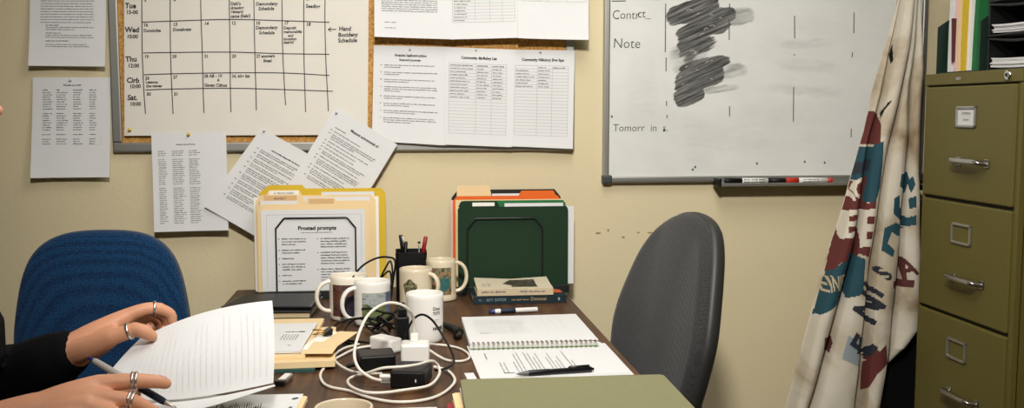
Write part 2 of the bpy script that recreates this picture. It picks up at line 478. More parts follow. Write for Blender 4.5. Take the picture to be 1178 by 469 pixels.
def subdiv(poly, step=.006):
    """finely triangulated polygon so ink follows a curved cover"""
    bm = bmesh.new()
    f = bm.faces.new([bm.verts.new((a, b, 0)) for a, b in poly])
    bmesh.ops.triangulate(bm, faces=[f])
    for _ in range(7):
        es = [e for e in bm.edges if e.calc_length() > step]
        if not es: break
        bmesh.ops.subdivide_edges(bm, edges=es, cuts=1)
        bmesh.ops.triangulate(bm, faces=[f for f in bm.faces if len(f.verts) > 3])
    bm.verts.index_update()
    r_ = ([(v.co.x, v.co.y) for v in bm.verts], [tuple(v.index for v in f.verts) for f in bm.faces]); bm.free()
    return r_
SHEET_CORNERS = {
  'A': ([(-0.974, 1.36), (-0.7781, 1.3587), (-0.773, 1.6254), (-0.9673, 1.6223)], -0.006),
  'B': ([(-0.9822, 1.0599), (-0.7774, 1.0608), (-0.7723, 1.3306), (-0.973, 1.3298)], -0.006),
  'C': ([(-0.6618, 0.9106), (-0.4638, 0.9127), (-0.4662, 1.1842), (-0.6647, 1.1799)], -0.028),
  'D': ([(-0.5261, 0.9795), (-0.3482, 0.8683), (-0.1897, 1.0898), (-0.3692, 1.1936)], -0.036),
  'E': ([(-0.3114, 1.0162), (-0.1445, 0.9099), (0.0004, 1.1471), (-0.1677, 1.2507)], -0.041),
  'L1': ([(-0.0696, 1.1564), (0.1369, 1.1435), (0.141, 1.418), (-0.0614, 1.4213)], -0.0215),
  'L2': ([(0.1318, 1.1461), (0.3216, 1.138), (0.3266, 1.4118), (0.1359, 1.4177)], -0.0265),
  'L3': ([(0.3169, 1.1404), (0.4972, 1.1322), (0.5032, 1.4107), (0.3219, 1.4119)], -0.024),
  'U1': ([(-0.0585, 1.4418), (0.1525, 1.4364), (0.154, 1.7068), (-0.0575, 1.7075)], -0.036),
  'U2': ([(0.1475, 1.436), (0.3397, 1.4424), (0.3371, 1.7096), (0.149, 1.7061)], -0.04),
  'U3': ([(0.3353, 1.4402), (0.5332, 1.437), (0.5412, 1.7094), (0.3352, 1.7102)], -0.036),
  'CAL': ([(-0.7349, 1.1729), (-0.0814, 1.1735), (-0.0684, 1.8029), (-0.7181, 1.788)], -0.022),
}
CALENDAR_RULES = [[(-0.6813, 1.478), (-0.6085, 1.4813), (-0.45, 1.4875), (-0.3084, 1.4855), (-0.1816, 1.4825)], [(-0.6795, 1.3958), (-0.6111, 1.3974), (-0.4523, 1.3996), (-0.3103, 1.3963), (-0.1831, 1.3954)], [(-0.6791, 1.3374), (-0.6128, 1.34), (-0.4537, 1.3435), (-0.3114, 1.3437), (-0.1841, 1.3375)], [(-0.6759, 1.2964), (-0.6141, 1.2989), (-0.4548, 1.3017), (-0.3123, 1.2985), (-0.1753, 1.294)], [(-0.6963, 1.5692), (-0.1659, 1.5765)], [(-0.6748, 1.6751), (-0.6786, 1.5372), (-0.6817, 1.3981), (-0.6805, 1.2952), (-0.678, 1.2318)], [(-0.6002, 1.6764), (-0.6045, 1.5381), (-0.6076, 1.3986), (-0.607, 1.3048), (-0.6053, 1.2317)], [(-0.5206, 1.6779), (-0.5245, 1.5391), (-0.5239, 1.3991), (-0.5242, 1.305), (-0.5238, 1.2341)], [(-0.4451, 1.6793), (-0.4487, 1.5401), (-0.45, 1.3996), (-0.4517, 1.3052), (-0.4518, 1.2364)], [(-0.3807, 1.6804), (-0.3833, 1.5409), (-0.384, 1.4), (-0.3836, 1.3054), (-0.3835, 1.2412)], [(-0.3066, 1.6818), (-0.3084, 1.5418), (-0.309, 1.4005), (-0.3063, 1.3056), (-0.3045, 1.2555)], [(-0.2485, 1.6828), (-0.2497, 1.5425), (-0.2519, 1.4009), (-0.2514, 1.3058), (-0.2503, 1.2364)], [(-0.1877, 1.6839), (-0.1924, 1.5433), (-0.1936, 1.4724), (-0.1929, 1.3775), (-0.1881, 1.2388)]]
CALENDAR_TEXT = [('Tue', -0.723, 1.5148, 0.0123), ('15-00', -0.7201, 1.4998, 0.0089), ('Wed', -0.7252, 1.4512, 0.0123), ('10:00', -0.7212, 1.435, 0.0089), ('Thu', -0.7256, 1.3722, 0.0123), ('12:00', -0.7205, 1.3571, 0.0089), ('Cirb', -0.7253, 1.3162, 0.0123), ('10:00', -0.7179, 1.301, 0.0089), ('Sat.', -0.7246, 1.2694, 0.0123), ('10:00', -0.7183, 1.2541, 0.0089), ("Dahi's", -0.4456, 1.5257, 0.0074), ('drawing', -0.4459, 1.5145, 0.0074), ('reward', -0.445, 1.5047, 0.0074), ('came (hala!)', -0.4465, 1.492, 0.0074), ('Demondeny', -0.3785, 1.5257, 0.0079), ('Schedule', -0.3719, 1.513, 0.0079), ('17', -0.2441, 1.5403, 0.0074), ('Seeding', -0.2445, 1.5214, 0.0084), ('16', -0.676, 1.4667, 0.0079), ('Donutcite', -0.6765, 1.4516, 0.0074), ('13', -0.5997, 1.4686, 0.0079), ('Donebrate', -0.6002, 1.4546, 0.0074), ('14', -0.5172, 1.4717, 0.0079), ('12', -0.4446, 1.4736, 0.0079), ('10', -0.3797, 1.4742, 0.0079), ('Demondeny', -0.38, 1.4613, 0.0079), ('Schedule', -0.3722, 1.4484, 0.0079), ('17', -0.304, 1.4749, 0.0079), ('Deposit', -0.3054, 1.4624, 0.0071), ('memorabilia', -0.3056, 1.4518, 0.0066), ('and', -0.2941, 1.442, 0.0066), ('donation', -0.306, 1.4325, 0.0066), ('design?', -0.3062, 1.4233, 0.0066), ('18', -0.2454, 1.4719, 0.0084), ('19', -0.6765, 1.3818, 0.0074), ('20', -0.6035, 1.3834, 0.0074), ('21', -0.5185, 1.3844, 0.0074), ('23', -0.4457, 1.3848, 0.0074), ('27 answers', -0.3806, 1.385, 0.0074), ('lineal', -0.3622, 1.373, 0.0074), ('26', -0.6761, 1.3245, 0.0074), ('Lessons', -0.6753, 1.3147, 0.0069), ('the waves', -0.6745, 1.3035, 0.0069), ('27', -0.6029, 1.3272, 0.0074), ('28 AB - 10', -0.5212, 1.3303, 0.0074), ('&', -0.4868, 1.3205, 0.0064), ('Gaven Cithos', -0.5214, 1.3062, 0.0074), ('24, 60+ Sat', -0.4471, 1.3306, 0.0071), ('30', -0.6741, 1.2812, 0.0079), ('31', -0.602, 1.2813, 0.0079), ('Hand', -0.156, 1.4598, 0.0103), ('Bocideny', -0.1586, 1.4431, 0.0098), ('Schedule', -0.1589, 1.4277, 0.0098), ('3', -0.6727, 1.5327, 0.0074), ('6', -0.5955, 1.5348, 0.0074)]
CALENDAR_ARROW = [[(-0.1855, 1.4631), (-0.163, 1.4633)], [(-0.1771, 1.4683), (-0.1855, 1.4631), (-0.1773, 1.4572)]]
BOARD_TEXT = [('C', 0.6111, 1.4998, 0.0258), ('ontr', 0.6337, 1.5013, 0.0232), ('ct_', 0.6842, 1.5055, 0.0232), ('Note', 0.6144, 1.419, 0.0271), ('Tomorr  in  s.', 0.6166, 1.1815, 0.0206)]
BOARD_RULES = [[(0.7675, 1.5456), (0.7683, 1.4078)], [(0.771, 1.3929), (0.7711, 1.3533)], [(0.7741, 1.2687), (0.7744, 1.2537)], [(0.7757, 1.2287), (0.7764, 1.2187)], [(0.956, 1.5478), (0.9574, 1.5182)], [(0.9556, 1.5034), (0.9574, 1.4438)], [(0.9621, 1.2538), (0.963, 1.2236)], [(1.1517, 1.5153), (1.154, 1.4504)], [(1.1539, 1.4053), (1.1546, 1.4003)], [(1.1546, 1.3096), (1.1566, 1.2083)], [(1.333, 1.5273), (1.3337, 1.467)], [(1.3315, 1.4115), (1.3307, 1.3963)], [(1.3352, 1.1875), (1.3355, 1.1619)], [(0.6106, 1.5503), (0.6509, 1.5515)], [(0.714, 1.5572), (0.7572, 1.5577)]]
BOARD_SPOTS = [(0.8549, 1.0698), (0.8626, 1.0774), (1.0485, 1.0864), (1.1945, 1.0907), (1.2561, 1.0877), (0.6137, 1.2238), (0.7677, 1.1837)]
BANNER_LEFT = [(1.6946, 1.4213), (1.5504, 1.4088), (1.4292, 1.3746), (1.2829, 1.336), (1.1848, 1.3187), (1.0615, 1.2841), (0.9128, 1.2448), (0.8131, 1.2142), (0.6879, 1.1789), (0.5366, 1.1442), (0.3867, 1.1092), (0.1538, 1.0499)]
BANNER_RIGHT = [(1.6953, 1.4598), (1.5512, 1.4733), (1.3567, 1.4811), (1.2091, 1.4765), (1.0601, 1.4772), (0.8083, 1.4951), (0.6089, 1.5004), (0.5058, 1.411), (0.377, 1.3917), (0.1392, 1.3814)]
BANNER_FOLD_A = [(1.6947, 1.429), (1.5504, 1.4113), (1.4293, 1.3849), (1.3074, 1.3635), (1.1478, 1.3252), (0.9869, 1.2995), (0.8372, 1.2784), (0.7117, 1.2485), (0.5603, 1.2088), (0.3849, 1.1615), (0.1509, 1.1155)]
BANNER_FOLD_B = [(1.6949, 1.4418), (1.5509, 1.4449), (1.4052, 1.4272), (1.2584, 1.4016), (1.1105, 1.3706), (0.9614, 1.3499), (0.8111, 1.3315), (0.5571, 1.3244), (0.3795, 1.3198), (0.1422, 1.3144)]
BANNER_FOLD_C = [(1.6951, 1.4521), (1.5511, 1.4604), (1.4298, 1.4522), (1.3076, 1.4387), (1.0605, 1.4299), (0.8095, 1.4236), (0.5549, 1.4065), (0.3774, 1.381), (0.1398, 1.368)]
BANNER_PATCHES = [('maroon', [(1.3296, 1.2412), (1.3497, 1.2314), (1.3431, 1.1468), (1.3069, 1.1452)]), ('teal', [(1.3046, 1.1378), (1.3428, 1.1396), (1.3308, 1.0884), (1.3205, 1.0562), (1.2792, 1.0439)]), ('navy', [(1.2931, 1.0934), (1.3297, 1.1053), (1.3236, 1.0735), (1.2838, 1.0612)]), ('maroon', [(1.2767, 1.0414), (1.3194, 1.0561), (1.3097, 0.9853), (1.2877, 0.8181), (1.2374, 0.8154), (1.2094, 0.7832), (1.235, 0.8823)]), ('teal', [(1.3331, 1.1462), (1.3509, 1.1566), (1.3464, 1.0275), (1.3305, 0.984), (1.3058, 0.9856)]), ('maroon', [(1.3042, 0.98), (1.3334, 0.9887), (1.32, 0.8285), (1.2628, 0.8493)]), ('teal', [(1.2106, 0.7862), (1.2395, 0.8155), (1.2601, 0.8192), (1.2559, 0.7078), (1.1753, 0.6623)]), ('teal', [(1.2564, 0.8448), (1.3079, 0.8244), (1.3046, 0.7249), (1.2612, 0.7118)]), ('teal', [(1.406, 1.0641), (1.4385, 1.0665), (1.4428, 1.0472), (1.4495, 1.0574), (1.4556, 1.0331), (1.4463, 1.0081), (1.4392, 1.0322), (1.4361, 1.0065), (1.4022, 1.0299)]), ('teal', [(1.3875, 0.9959), (1.4037, 1.0053), (1.406, 0.9708), (1.4397, 0.938), (1.4616, 0.9464), (1.4627, 0.9191), (1.4366, 0.9123), (1.3866, 0.9517)]), ('teal', [(1.4417, 0.9928), (1.4594, 1.0009), (1.4607, 0.9688), (1.4444, 0.9632)]), ('teal', [(1.3634, 0.9119), (1.3958, 0.9269), (1.4368, 0.9073), (1.4051, 0.8867), (1.3834, 0.9001), (1.3722, 0.8681), (1.3941, 0.8478), (1.3892, 0.8283), (1.3559, 0.8476)]), ('paleblue', [(1.2647, 0.606), (1.3309, 0.5765), (1.298, 0.5161), (1.2493, 0.5384)]), ('maroon', [(1.3298, 0.5456), (1.3408, 0.5727), (1.3575, 0.5593), (1.3776, 0.5788), (1.3859, 0.5214), (1.3542, 0.494), (1.3328, 0.4495), (1.3261, 0.435)]), ('brown', [(1.1949, 0.6031), (1.231, 0.5981), (1.23, 0.5788), (1.2227, 0.5525), (1.1961, 0.5666)]), ('brown', [(1.3933, 0.7582), (1.4638, 0.7592), (1.4619, 0.7392), (1.3946, 0.738)]), ('ink', [(1.3826, 1.3954), (1.3891, 1.4292), (1.3832, 1.3796), (1.3804, 1.3703)]), ('ink', [(1.3533, 1.2388), (1.3648, 1.2654), (1.3734, 1.2677), (1.3574, 1.2436), (1.3486, 1.2144)])]  # last two ink slivers paint fold-crease shade into the cloth colour
BANNER_LETTERS = [('cream', 'A', 1.2525, 0.987, 0.048, 6, 0.55, 0.3), ('cream', 'C', 1.2724, 0.9942, 0.0528, 6, 0.62, 0.3), ('cream', 'E', 1.2376, 0.8848, 0.0696, 8, 0.85, 0.3), ('cream', 'E', 1.2904, 0.8608, 0.096, 8, 0.62, 0.25), ('tan', 'EINIE', 1.195, 0.7308, 0.0408, 8, 0.46, 0.1), ('navy', 'E', 1.3278, 0.5339, 0.072, 60, 0.85, 0.1), ('navy', 'N', 1.3365, 0.631, 0.0768, 60, 0.85, 0.1), ('navy', 'I', 1.3558, 0.7092, 0.0648, 60, 0.9, 0.1), ('navy', 'S', 1.3783, 0.7591, 0.048, 60, 0.7, 0.1), ('brown', 'A', 1.4366, 0.7601, 0.0576, 25, 0.75, 0)]
# ---------------------------------------------------------------- the room
XL, XR, YF, ZC = -2.3, 2.13, -4.3, 2.5
def slab(name, lo, hi, m): return struct(MB().box(lo, hi, m).build(name))
slab('wall_back', (XL-.1, 0, -.02), (XR+.1, .1, ZC+.02), 'wall')
slab('wall_left', (XL-.1, YF-.1, -.02), (XL, .1, ZC+.02), 'wall_far')
slab('wall_right', (XR, YF-.1, -.02), (XR+.1, .1, ZC+.02), 'wall_far')
slab('wall_front', (XL-.1, YF-.1, -.02), (XR+.1, YF, ZC+.02), 'wall_far')
slab('floor', (XL-.1, YF-.1, -.1), (XR+.1, .1, 0), 'floor_carpet')
slab('ceiling', (XL-.1, YF-.1, ZC), (XR+.1, .1, ZC+.1), 'ceiling')
struct(MB().box((XL, -.012, 0), (XR, 0, .1), 'baseboard', .003).build('baseboard_back'))
struct(MB().box((XL, YF, 0), (XL+.012, -.012, .1), 'baseboard', .003).build('baseboard_left'))
struct(MB().box((XR-.012, YF, 0), (XR, -.012, .1), 'baseboard', .003).build('baseboard_right'))
# small scuffs in the paint
sc = MB()
for (x, z, w, h) in ((.58, .885, .012, .004), (.61, .893, .004, .006), (.655, .872, .006, .004), (.70, .885, .004, .004), (.735, .884, .010, .003), (-.53, .925, .03, .004), (-.49, .918, .012, .003), (.50, .94, .006, .004), (.83, .9, .003, .003)):
    pts = [(x+w*math.cos(a)*(.7+.3*rnd.random()), -.0006, z+h*math.sin(a)*(.6+.4*rnd.random())) for a in [i*math.pi/4 for i in range(8)]]
    sc.add(pts, [tuple(range(8))], 'wall_scuff')
struct(sc.build('trim_1'))

# ceiling lights
def ceiling_light(loc, sx, sy, watts, label, col=(1, .97, .925)):
    t = tag(empty('ceiling_light', loc), label, 'ceiling light')
    x, y, z = loc
    f = MB()
    for lo, hi in (((x-sx/2-.04, y-sy/2-.04, z-.03), (x+sx/2+.04, y-sy/2, z)), ((x-sx/2-.04, y+sy/2, z-.03), (x+sx/2+.04, y+sy/2+.04, z)),
                   ((x-sx/2-.04, y-sy/2, z-.03), (x-sx/2, y+sy/2, z)), ((x+sx/2, y-sy/2, z-.03), (x+sx/2+.04, y+sy/2, z))):
        f.box(lo, hi, 'lamp_housing', .004)
    part(f, 'frame', t)
    em, nt, b = nodes_of('lamp_diffuser_%d' % len(MATS))
    b.inputs['Emission Color'].default_value = col+(1,)
    # diffuse panel radiates its watts over its area
    b.inputs['Emission Strength'].default_value = watts/(math.pi*sx*sy)
    part(MB().box((x-sx/2, y-sy/2, z-.018), (x+sx/2, y+sy/2, z-.012), em.name), 'diffuser', t)
LIGHTS = [((.38, -1.35, ZC), .62, 1.2, 20, 'long ceiling light above the desk'),
          ((-.6, -3.35, ZC), 1.15, .3, 3, 'long ceiling light behind the camera')]
for a in LIGHTS: ceiling_light(*a)
# unseen spot added above the camera to throw frontal light on the wall
sp = Vector((-.02, -2.7, ZC-.16)); aim = Vector((.40, 0, 1.12))
sl = tag(empty('added_spot', sp), 'unseen spot lamp added above the camera to light the wall', 'added_spot')
dq = (aim-sp).normalized().to_track_quat('-Z', 'Y')
Ms = Matrix.Translation(sp) @ dq.to_matrix().to_4x4()
part(MB().lathe([(0, .16), (.045, .16), (.075, .10), (.095, .012), (.097, .012), (.080, .11), (.048, .166), (0, .166)], 'lamp_housing', 28, Ms), 'lamp_head', sl)
part(MB().tube([sp+Vector((0, -.12, .05)), (sp.x, sp.y-.13, ZC-.02)], .012, 'lamp_housing', 10).box((sp.x-.06, sp.y-.19, ZC-.022), (sp.x+.06, sp.y-.07, ZC), 'lamp_housing', .004), 'bracket', sl)
ld = bpy.data.lights.new('added_spot_lamp', 'SPOT'); ld.energy = 250; ld.color = (1, .965, .91); ld.spot_size = R(78); ld.spot_blend = 1; ld.shadow_soft_size = .11
lo = bpy.data.objects.new('added_spot_lamp', ld); COL.objects.link(lo); lo.location = sp; lo.rotation_euler = dq.to_euler()

# ---------------------------------------------------------------- bulletin board
x0, x1, z0, z1 = -.77, .505, 1.128, 2.03
bb = tag(empty('bulletin_board', ((x0+x1)/2, 0, z0)), 'large cork bulletin board in an aluminium frame on the wall', 'bulletin board')
fw_ = .026
part(MB().box((x0+fw_*.6, -.014, z0+fw_*.6), (x1-fw_*.6, -.002, z1-fw_*.6), 'cork'), 'cork_panel', bb)
fr = MB()
for lo, hi in (((x0, -.02, z0), (x1, -.001, z0+fw_)), ((x0, -.02, z1-fw_), (x1, -.001, z1)), ((x0, -.02, z0+fw_), (x0+fw_, -.001, z1-fw_)), ((x1-fw_, -.02, z0+fw_), (x1, -.001, z1-fw_))):
    fr.box(lo, hi, 'aluminium', .004)
part(fr, 'frame', bb)

def wall_sheet(key, name, label, cat, inks, W=.216, H=.279, paper='paper', curl=.012, seed=0, group=None, top=0., nx=14, ny=18):
    c, y = SHEET_CORNERS[key]
    mp = quad_map(c, y, W, H, curl, seed, top)
    mb = sheet_mesh(MB(), mp, W, H, inks, paper, nx, ny)
    o = mb.build(name, loc=(mp(W/2, H)))
    tag(o, label, cat, group)
    return mp

def table_ink(x, y, w, h, cols, rows, ink='ink_soft', lw=.0005):
    o = []
    for i in range(rows+1): o.append(bar(x, y+h*i/rows, x+w, y+h*i/rows, lw, ink))
    for c in [0]+cols+[1]: o.append(bar(x+w*c, y, x+w*c, y+h, lw, ink))
    return o

G_PIN = 'papers pinned on and around the bulletin board'
# calendar: drawn in world metres on the board, so its sheet map is inverted once for the ink
cc, cyy = SHEET_CORNERS['CAL']
CW, CH = .655, .62
cmap = quad_map(cc, cyy, CW, CH, .004, 5)
def cal_uv(x, z):
    u, v = (x-cc[0][0])/.655*CW, (z-cc[0][1])/.62*CH
    for _ in range(6):
        p = cmap(u, v); u += x-p.x; v += z-p.z
    return u, v
inks = []
for ln in CALENDAR_RULES:
    inks.append(stroke([cal_uv(a.x, a.y) for a in smooth_path([(p[0], p[1], 0) for p in ln], 5)], .0025, 'marker_ink'))
for s, x, z, cap in CALENDAR_TEXT:
    u, v = cal_uv(x, z)
    inks.append(text(s, u, v, cap*1.1, 'marker_ink', bold=.034, shear=rnd.uniform(-.05, .16), rot=rnd.uniform(-.03, .03), sx=.92))
for ln in CALENDAR_ARROW: inks.append(stroke([cal_uv(*p) for p in ln], .0026, 'marker_ink'))
mb = sheet_mesh(MB(), cmap, CW, CH, inks, 'paper_warm', 24, 24)
tag(mb.build('hanging_calendar', loc=cmap(CW/2, CH)), 'large hand-ruled paper calendar with marker writing on the cork board', 'calendar')

rg = random.Random(3)
def letter_top(rg):
    o = []
    for y in (.262, .256, .250, .226, .220, .213, .207): o += words(rg, .02, .19, y-.09+.02, .0026, 'ink_soft', rg.uniform(.6, 1))
    return o
ia = []
for k, (y, fr_, ink) in enumerate([(.122, .9, 'ink_soft'), (.114, .25, 'ink'), (.108, .96, 'ink_soft'), (.102, .55, 'ink_soft'), (.092, .3, 'ink_soft'), (.086, .9, 'ink_soft'), (.080, .97, 'ink_soft'), (.070, .45, 'ink'), (.060, .8, 'ink_soft'), (.054, .86, 'ink_soft')] + [(.13+.0075*i, .95, 'ink_soft') for i in range(14)]):
    ia += words(rg, .045 if y < .12 else .03, .19, y, .0028, ink, fr_)
wall_sheet('A', 'hanging_sheet', 'typed sheet on the bare wall, above the list with four columns', 'paper', ia, seed=1, curl=.02, group=None)

def listing(rg, cols, y0, n, pitch, h, gaps=(), ink='ink_soft', lens=None):
    o = []
    for i in range(n):
        if i in gaps: continue
        for k, (a, b) in enumerate(cols): o += words(rg, a, b, y0-i*pitch, h, ink, rg.uniform(.65, 1))
    return o
ib = words(rg, .085, .135, .256, .0034, 'ink')
ib += listing(rg, [(.028, .05), (.066, .084), (.112, .142), (.157, .18)], .243, 1, .006, .003, ink='ink')
ib += listing(rg, [(.028, .056), (.066, .098), (.112, .14), (.157, .178)], .236, 24, .0065, .0029, gaps=(8, 17, 19, 23))
ib += [bar(.155, .092, .19, .092, .0004, 'ink_faint'), bar(.19, .092, .19, .118, .0004, 'ink_faint')]
wall_sheet('B', 'hanging_sheet', 'printed list with four columns of names on the bare wall, lower of two sheets', 'paper', ib, seed=2, curl=.02)

ic = words(rg, .07, .125, .244, .003, 'ink')
ic += listing(rg, [(.018, .042), (.058, .095), (.106, .14)], .226, 36, .0058, .0026, gaps=(3, 17))
wall_sheet('C', 'hanging_sheet', 'narrow three-column list under a yellow pin, hanging below the calendar', 'paper', ic, seed=3, curl=.011)

idd = words(rg, .06, .16, .235, .0042, 'ink', .9)
y = .222
for blk in range(10):
    n = rg.choice((2, 2, 3))
    idd += words(rg, .022, .027, y, .003, 'ink')
    idd += para(rg, .034, .186, y, n, .0058, .003, last=rg.uniform(.4, .95)); y -= n*.0058+.0045
wall_sheet('D', 'hanging_sheet', 'tilted typed sheet below the calendar, left one of the slanting pair', 'paper', idd, seed=4, curl=.009, group=None)
ie = [text('Mosont actvomonal ol', .075, .242, .0072, 'ink', .035)]
ie += words(rg, .03, .07, .229, .003, 'ink')
y = .218
for blk in range(11):
    n = rg.choice((1, 2, 2, 3))
    ie += words(rg, .022, .027, y, .003, 'ink')
    ie += para(rg, .034, .186, y, n, .0058, .003, last=rg.uniform(.4, .95)); y -= n*.0058+.0045
wall_sheet('E', 'hanging_sheet', 'tilted typed sheet overlapping the board corner, right one of the slanting pair', 'paper', ie, seed=5, curl=.009)

# lower row on the cork
i1 = [text('Areuins Iqellomructioo', .109, .2485, .0074, 'ink', .035, align='CENTER', sx=.92), text('Suenont Jounces', .107, .2360, .0064, 'ink', .035, align='CENTER')]
y = .222
for n in (2, 2, 2, 3, 2, 2, 2, 3):
    i1 += words(rg, .021, .025, y, .003, 'ink')
    i1 += para(rg, .032, .19, y, n, .0062, .003, last=rg.uniform(.25, .6)); y -= n*.0062+.0085
wall_sheet('L1', 'hanging_notice', 'white notice with numbered paragraphs, at the left of the lower row on the cork', 'notice', i1, seed=6, curl=.012)
def directory(W, title, cols, filled, tcol):
    o = [text(title, W/2, .2470, .0078, 'ink', .035, align='CENTER', sx=.86)]
    x, w, h, yy, rows = .012, W-.03, .2, .034, 22
    o += table_ink(x, yy, w, h, cols, rows, 'ink_faint', .0006)
    cs = [0]+cols
    for i in range(rows):
        for k, c in enumerate(cs):
            if i <= filled and (k < tcol or i == 0) and not (i == 0 and k == 0 and tcol < 3):
                e = (cs+[1])[k+1]
                o += words(rg, x+w*c+.003, x+w*e-.004, yy+h-(i+1)*h/rows+.0026, .0030, 'ink' if i == 0 else 'ink_soft', rg.uniform(.6, .95))
    return o
wall_sheet('L2', 'hanging_notice', 'white sheet headed Community directory list, in the middle of the lower row', 'notice', directory(.2, 'Community dlsr8ulwy List', [.47, .74], 10, 3), W=.2, seed=7, curl=.01)
wall_sheet('L3', 'hanging_notice', 'white sheet with a mostly empty table, at the right end of the lower row', 'notice', directory(.19, 'Community Nil6clory Sigw fqus', [.42, .70], 6, 2), W=.19, seed=8, curl=.01)
# upper row
i4 = []
for k in range(26): i4 += words(rg, .02, .185, .075+.0062*k, .003, 'ink_soft', .95)
i4 += words(rg, .028, .06, .042, .0028) + words(rg, .028, .06, .026, .0028)
wall_sheet('U1', 'hanging_notice', 'white sheet of dense print, at the left of the upper row on the cork', 'notice', i4, seed=9, curl=.02)
i5 = table_ink(.008, .048, .18, .2, [.36, .6, .8], 22, 'ink_faint', .0006)
for k in range(20): i5 += words(rg, .012, .06, .052+k*.2/22, .003, 'ink_soft', rg.uniform(.6, 1))
wall_sheet('U2', 'hanging_notice', 'white sheet with a ruled table, in the middle of the upper row on the cork', 'notice', i5, W=.198, seed=10, curl=.016)
i6 = table_ink(.014, .108, .18, .14, [.4, .7], 15, 'ink_faint', .0006) + words(rg, .02, .07, .112, .003)
wall_sheet('U3', 'hanging_notice', 'white sheet mostly blank below, at the right end of the upper row overhanging the frame', 'notice', i6, W=.2, seed=11, curl=.03)

# push pins
def pin(x, y, z, m, label, group=None):
    mb = MB()
    M = Matrix.Translation((x, y, z)) @ Matrix.Rotation(R(80), 4, 'X') @ Matrix.Scale(.8 if 'yellow' in m else .62, 4)
    mb.lathe([(0, .0), (.0048, .0), (.0052, .0015), (.0030, .003), (.0026, .009), (.0046, .011), (.0050, .0135), (.0038, .0145), (0, .0145)], m, 14, M)
    mb.tube([(0, 0, 0), (0, 0, -.008)], .0006, 'steel', 6, M=M)
    return tag(mb.build('push_pin', loc=(x, y, z)), label, 'push pin', group)
pin(-.5645, -.0300, 1.1755, 'pin_yellow', 'yellow push pin at the top of the narrow three-column list')
pin(-.7195, -.0275, 1.188, 'pin_yellow', 'yellow push pin in the bottom corner of the calendar')
pin(-.875, -.0085, 1.322, 'pin_clear', 'clear push pin at the top of the four-column list')
pin(-.362, -.0385, 1.186, 'pin_clear', 'clear push pin at the top corner of the left slanting sheet')
pin(-.165, -.0435, 1.235, 'pin_clear', 'clear push pin at the top corner of the right slanting sheet')
pin(.038, -.0235, 1.41, 'pin_clear', 'clear push pin above the notice with numbered paragraphs')
pin(.222, -.0285, 1.41, 'pin_clear', 'clear push pin above the Community directory list')
pin(.404, -.026, 1.405, 'pin_clear', 'clear push pin above the mostly empty table')

# ---------------------------------------------------------------- whiteboard
x0, x1, z0, z1 = .589, 1.56, 1.034, 1.97
wb = tag(empty('whiteboard', ((x0+x1)/2, 0, z0)), 'grey-white whiteboard with a black marker smear on the wall', 'whiteboard')
mb = MB().box((x0+.012, -.018, z0+.012), (x1-.012, -.002, z1-.012), 'whiteboard_enamel')
mp_b = lambda u, v: Vector((u, -.0184, v))
def on_board(vs, fs, ink): mb.add([(u, -.0188, v) for u, v in vs], fs, ink)
for s, x, z, cap in BOARD_TEXT: on_board(*text(s, x, z, cap, 'board_ink', -.006, .06, sx=.95 if len(s) > 2 else .85))
for ln in BOARD_RULES: on_board(*stroke(ln, .0028, 'board_ink'))
for x, z in BOARD_SPOTS: on_board([(x+.003*math.cos(a*math.pi/3), z+.004*math.sin(a*math.pi/3)) for a in range(6)], [(0, 1, 2, 3, 4, 5)], 'board_ink')
rb = random.Random(5)
for k in range(26):
    x = rb.uniform(.80, .93); z = rb.uniform(1.30, 1.53)
    if abs(x-.86-(z-1.42)*.15) > .06 or rb.random() < .2: continue
    a = rb.uniform(.3, .9); L = rb.uniform(.006, .018)
    on_board(*stroke([(x, z), (x+L*math.cos(a)*.6, z+L*math.sin(a)*.6), (x+L*math.cos(a-.4), z+L*math.sin(a-.4))], .0014, 'board_scratch'))
part(mb, 'writing_surface', wb)
fr = MB()
f2 = .017
for lo, hi in (((x0, -.026, z0), (x1, -.001, z0+f2)), ((x0, -.026, z1-f2), (x1, -.001, z1)), ((x0, -.026, z0+f2), (x0+f2, -.001, z1-f2)), ((x1-f2, -.026, z0+f2), (x1, -.001, z1-f2))):
    fr.box(lo, hi, 'aluminium', .004)
part(fr, 'frame', wb)
for cx in (x0, x1):
    for cz in (z0, z1):
        sx_ = 1 if cx == x0 else -1; sz_ = 1 if cz == z0 else -1
        part(MB().box((cx-.002*sx_, -.030, cz-.002*sz_), (cx+.026*sx_, -.0005, cz+.022*sz_), 'dark_cap', .005), 'corner_cap', wb)
tr = MB().box((.922, -.072, 1.024), (1.45, -.020, 1.029), 'aluminium', .001)
tr.box((.922, -.076, 1.024), (1.45, -.071, 1.033), 'aluminium', .001)
tr.box((.922, -.027, 1.029), (1.45, -.0205, 1.048), 'aluminium', .001)
tray = part(tr, 'marker_tray', wb)
tr2 = MB().box((.916, -.077, 1.022), (.924, -.02, 1.047), 'black_plastic', .002)
rel(tray, tr2.build('tray_end_cap'))
def marker(x, z, y, capm, label, lens, words_, cap_side=-1):
    t = tag(empty('dry_erase_marker', (x, y, z)), label, 'marker')
    M = Matrix.Translation((x, y, z)) @ Matrix.Rotation(R(90), 4, 'Y')
    a, b, c, d = lens  # cap end, barrel start, barrel end, tail
    part(MB().lathe([(0, a), (.0068, a), (.0082, a+.003), (.0082, b), (0, b)], capm, 20, M), 'cap', t)
    br_ = MB().lathe([(0, b), (.0076, b), (.0076, c), (0, c)], 'pen_white', 20, M)
    L = c-b
    for row, fz in ((.0032, 1), (-.0034, 1)):
        for vs, fs, ink in words_: br_.add([Vector((x+b+u, y-.0081+abs(row)*.22, z+row+v-.0014)) for u, v in vs], fs, ink)
    part(br_, 'barrel', t)
    part(MB().lathe([(0, c), (.0070, c), (.0070, d-.002), (.0058, d), (0, d)], capm if capm != 'marker_red' else 'marker_red', 20, M), 'tail', t)
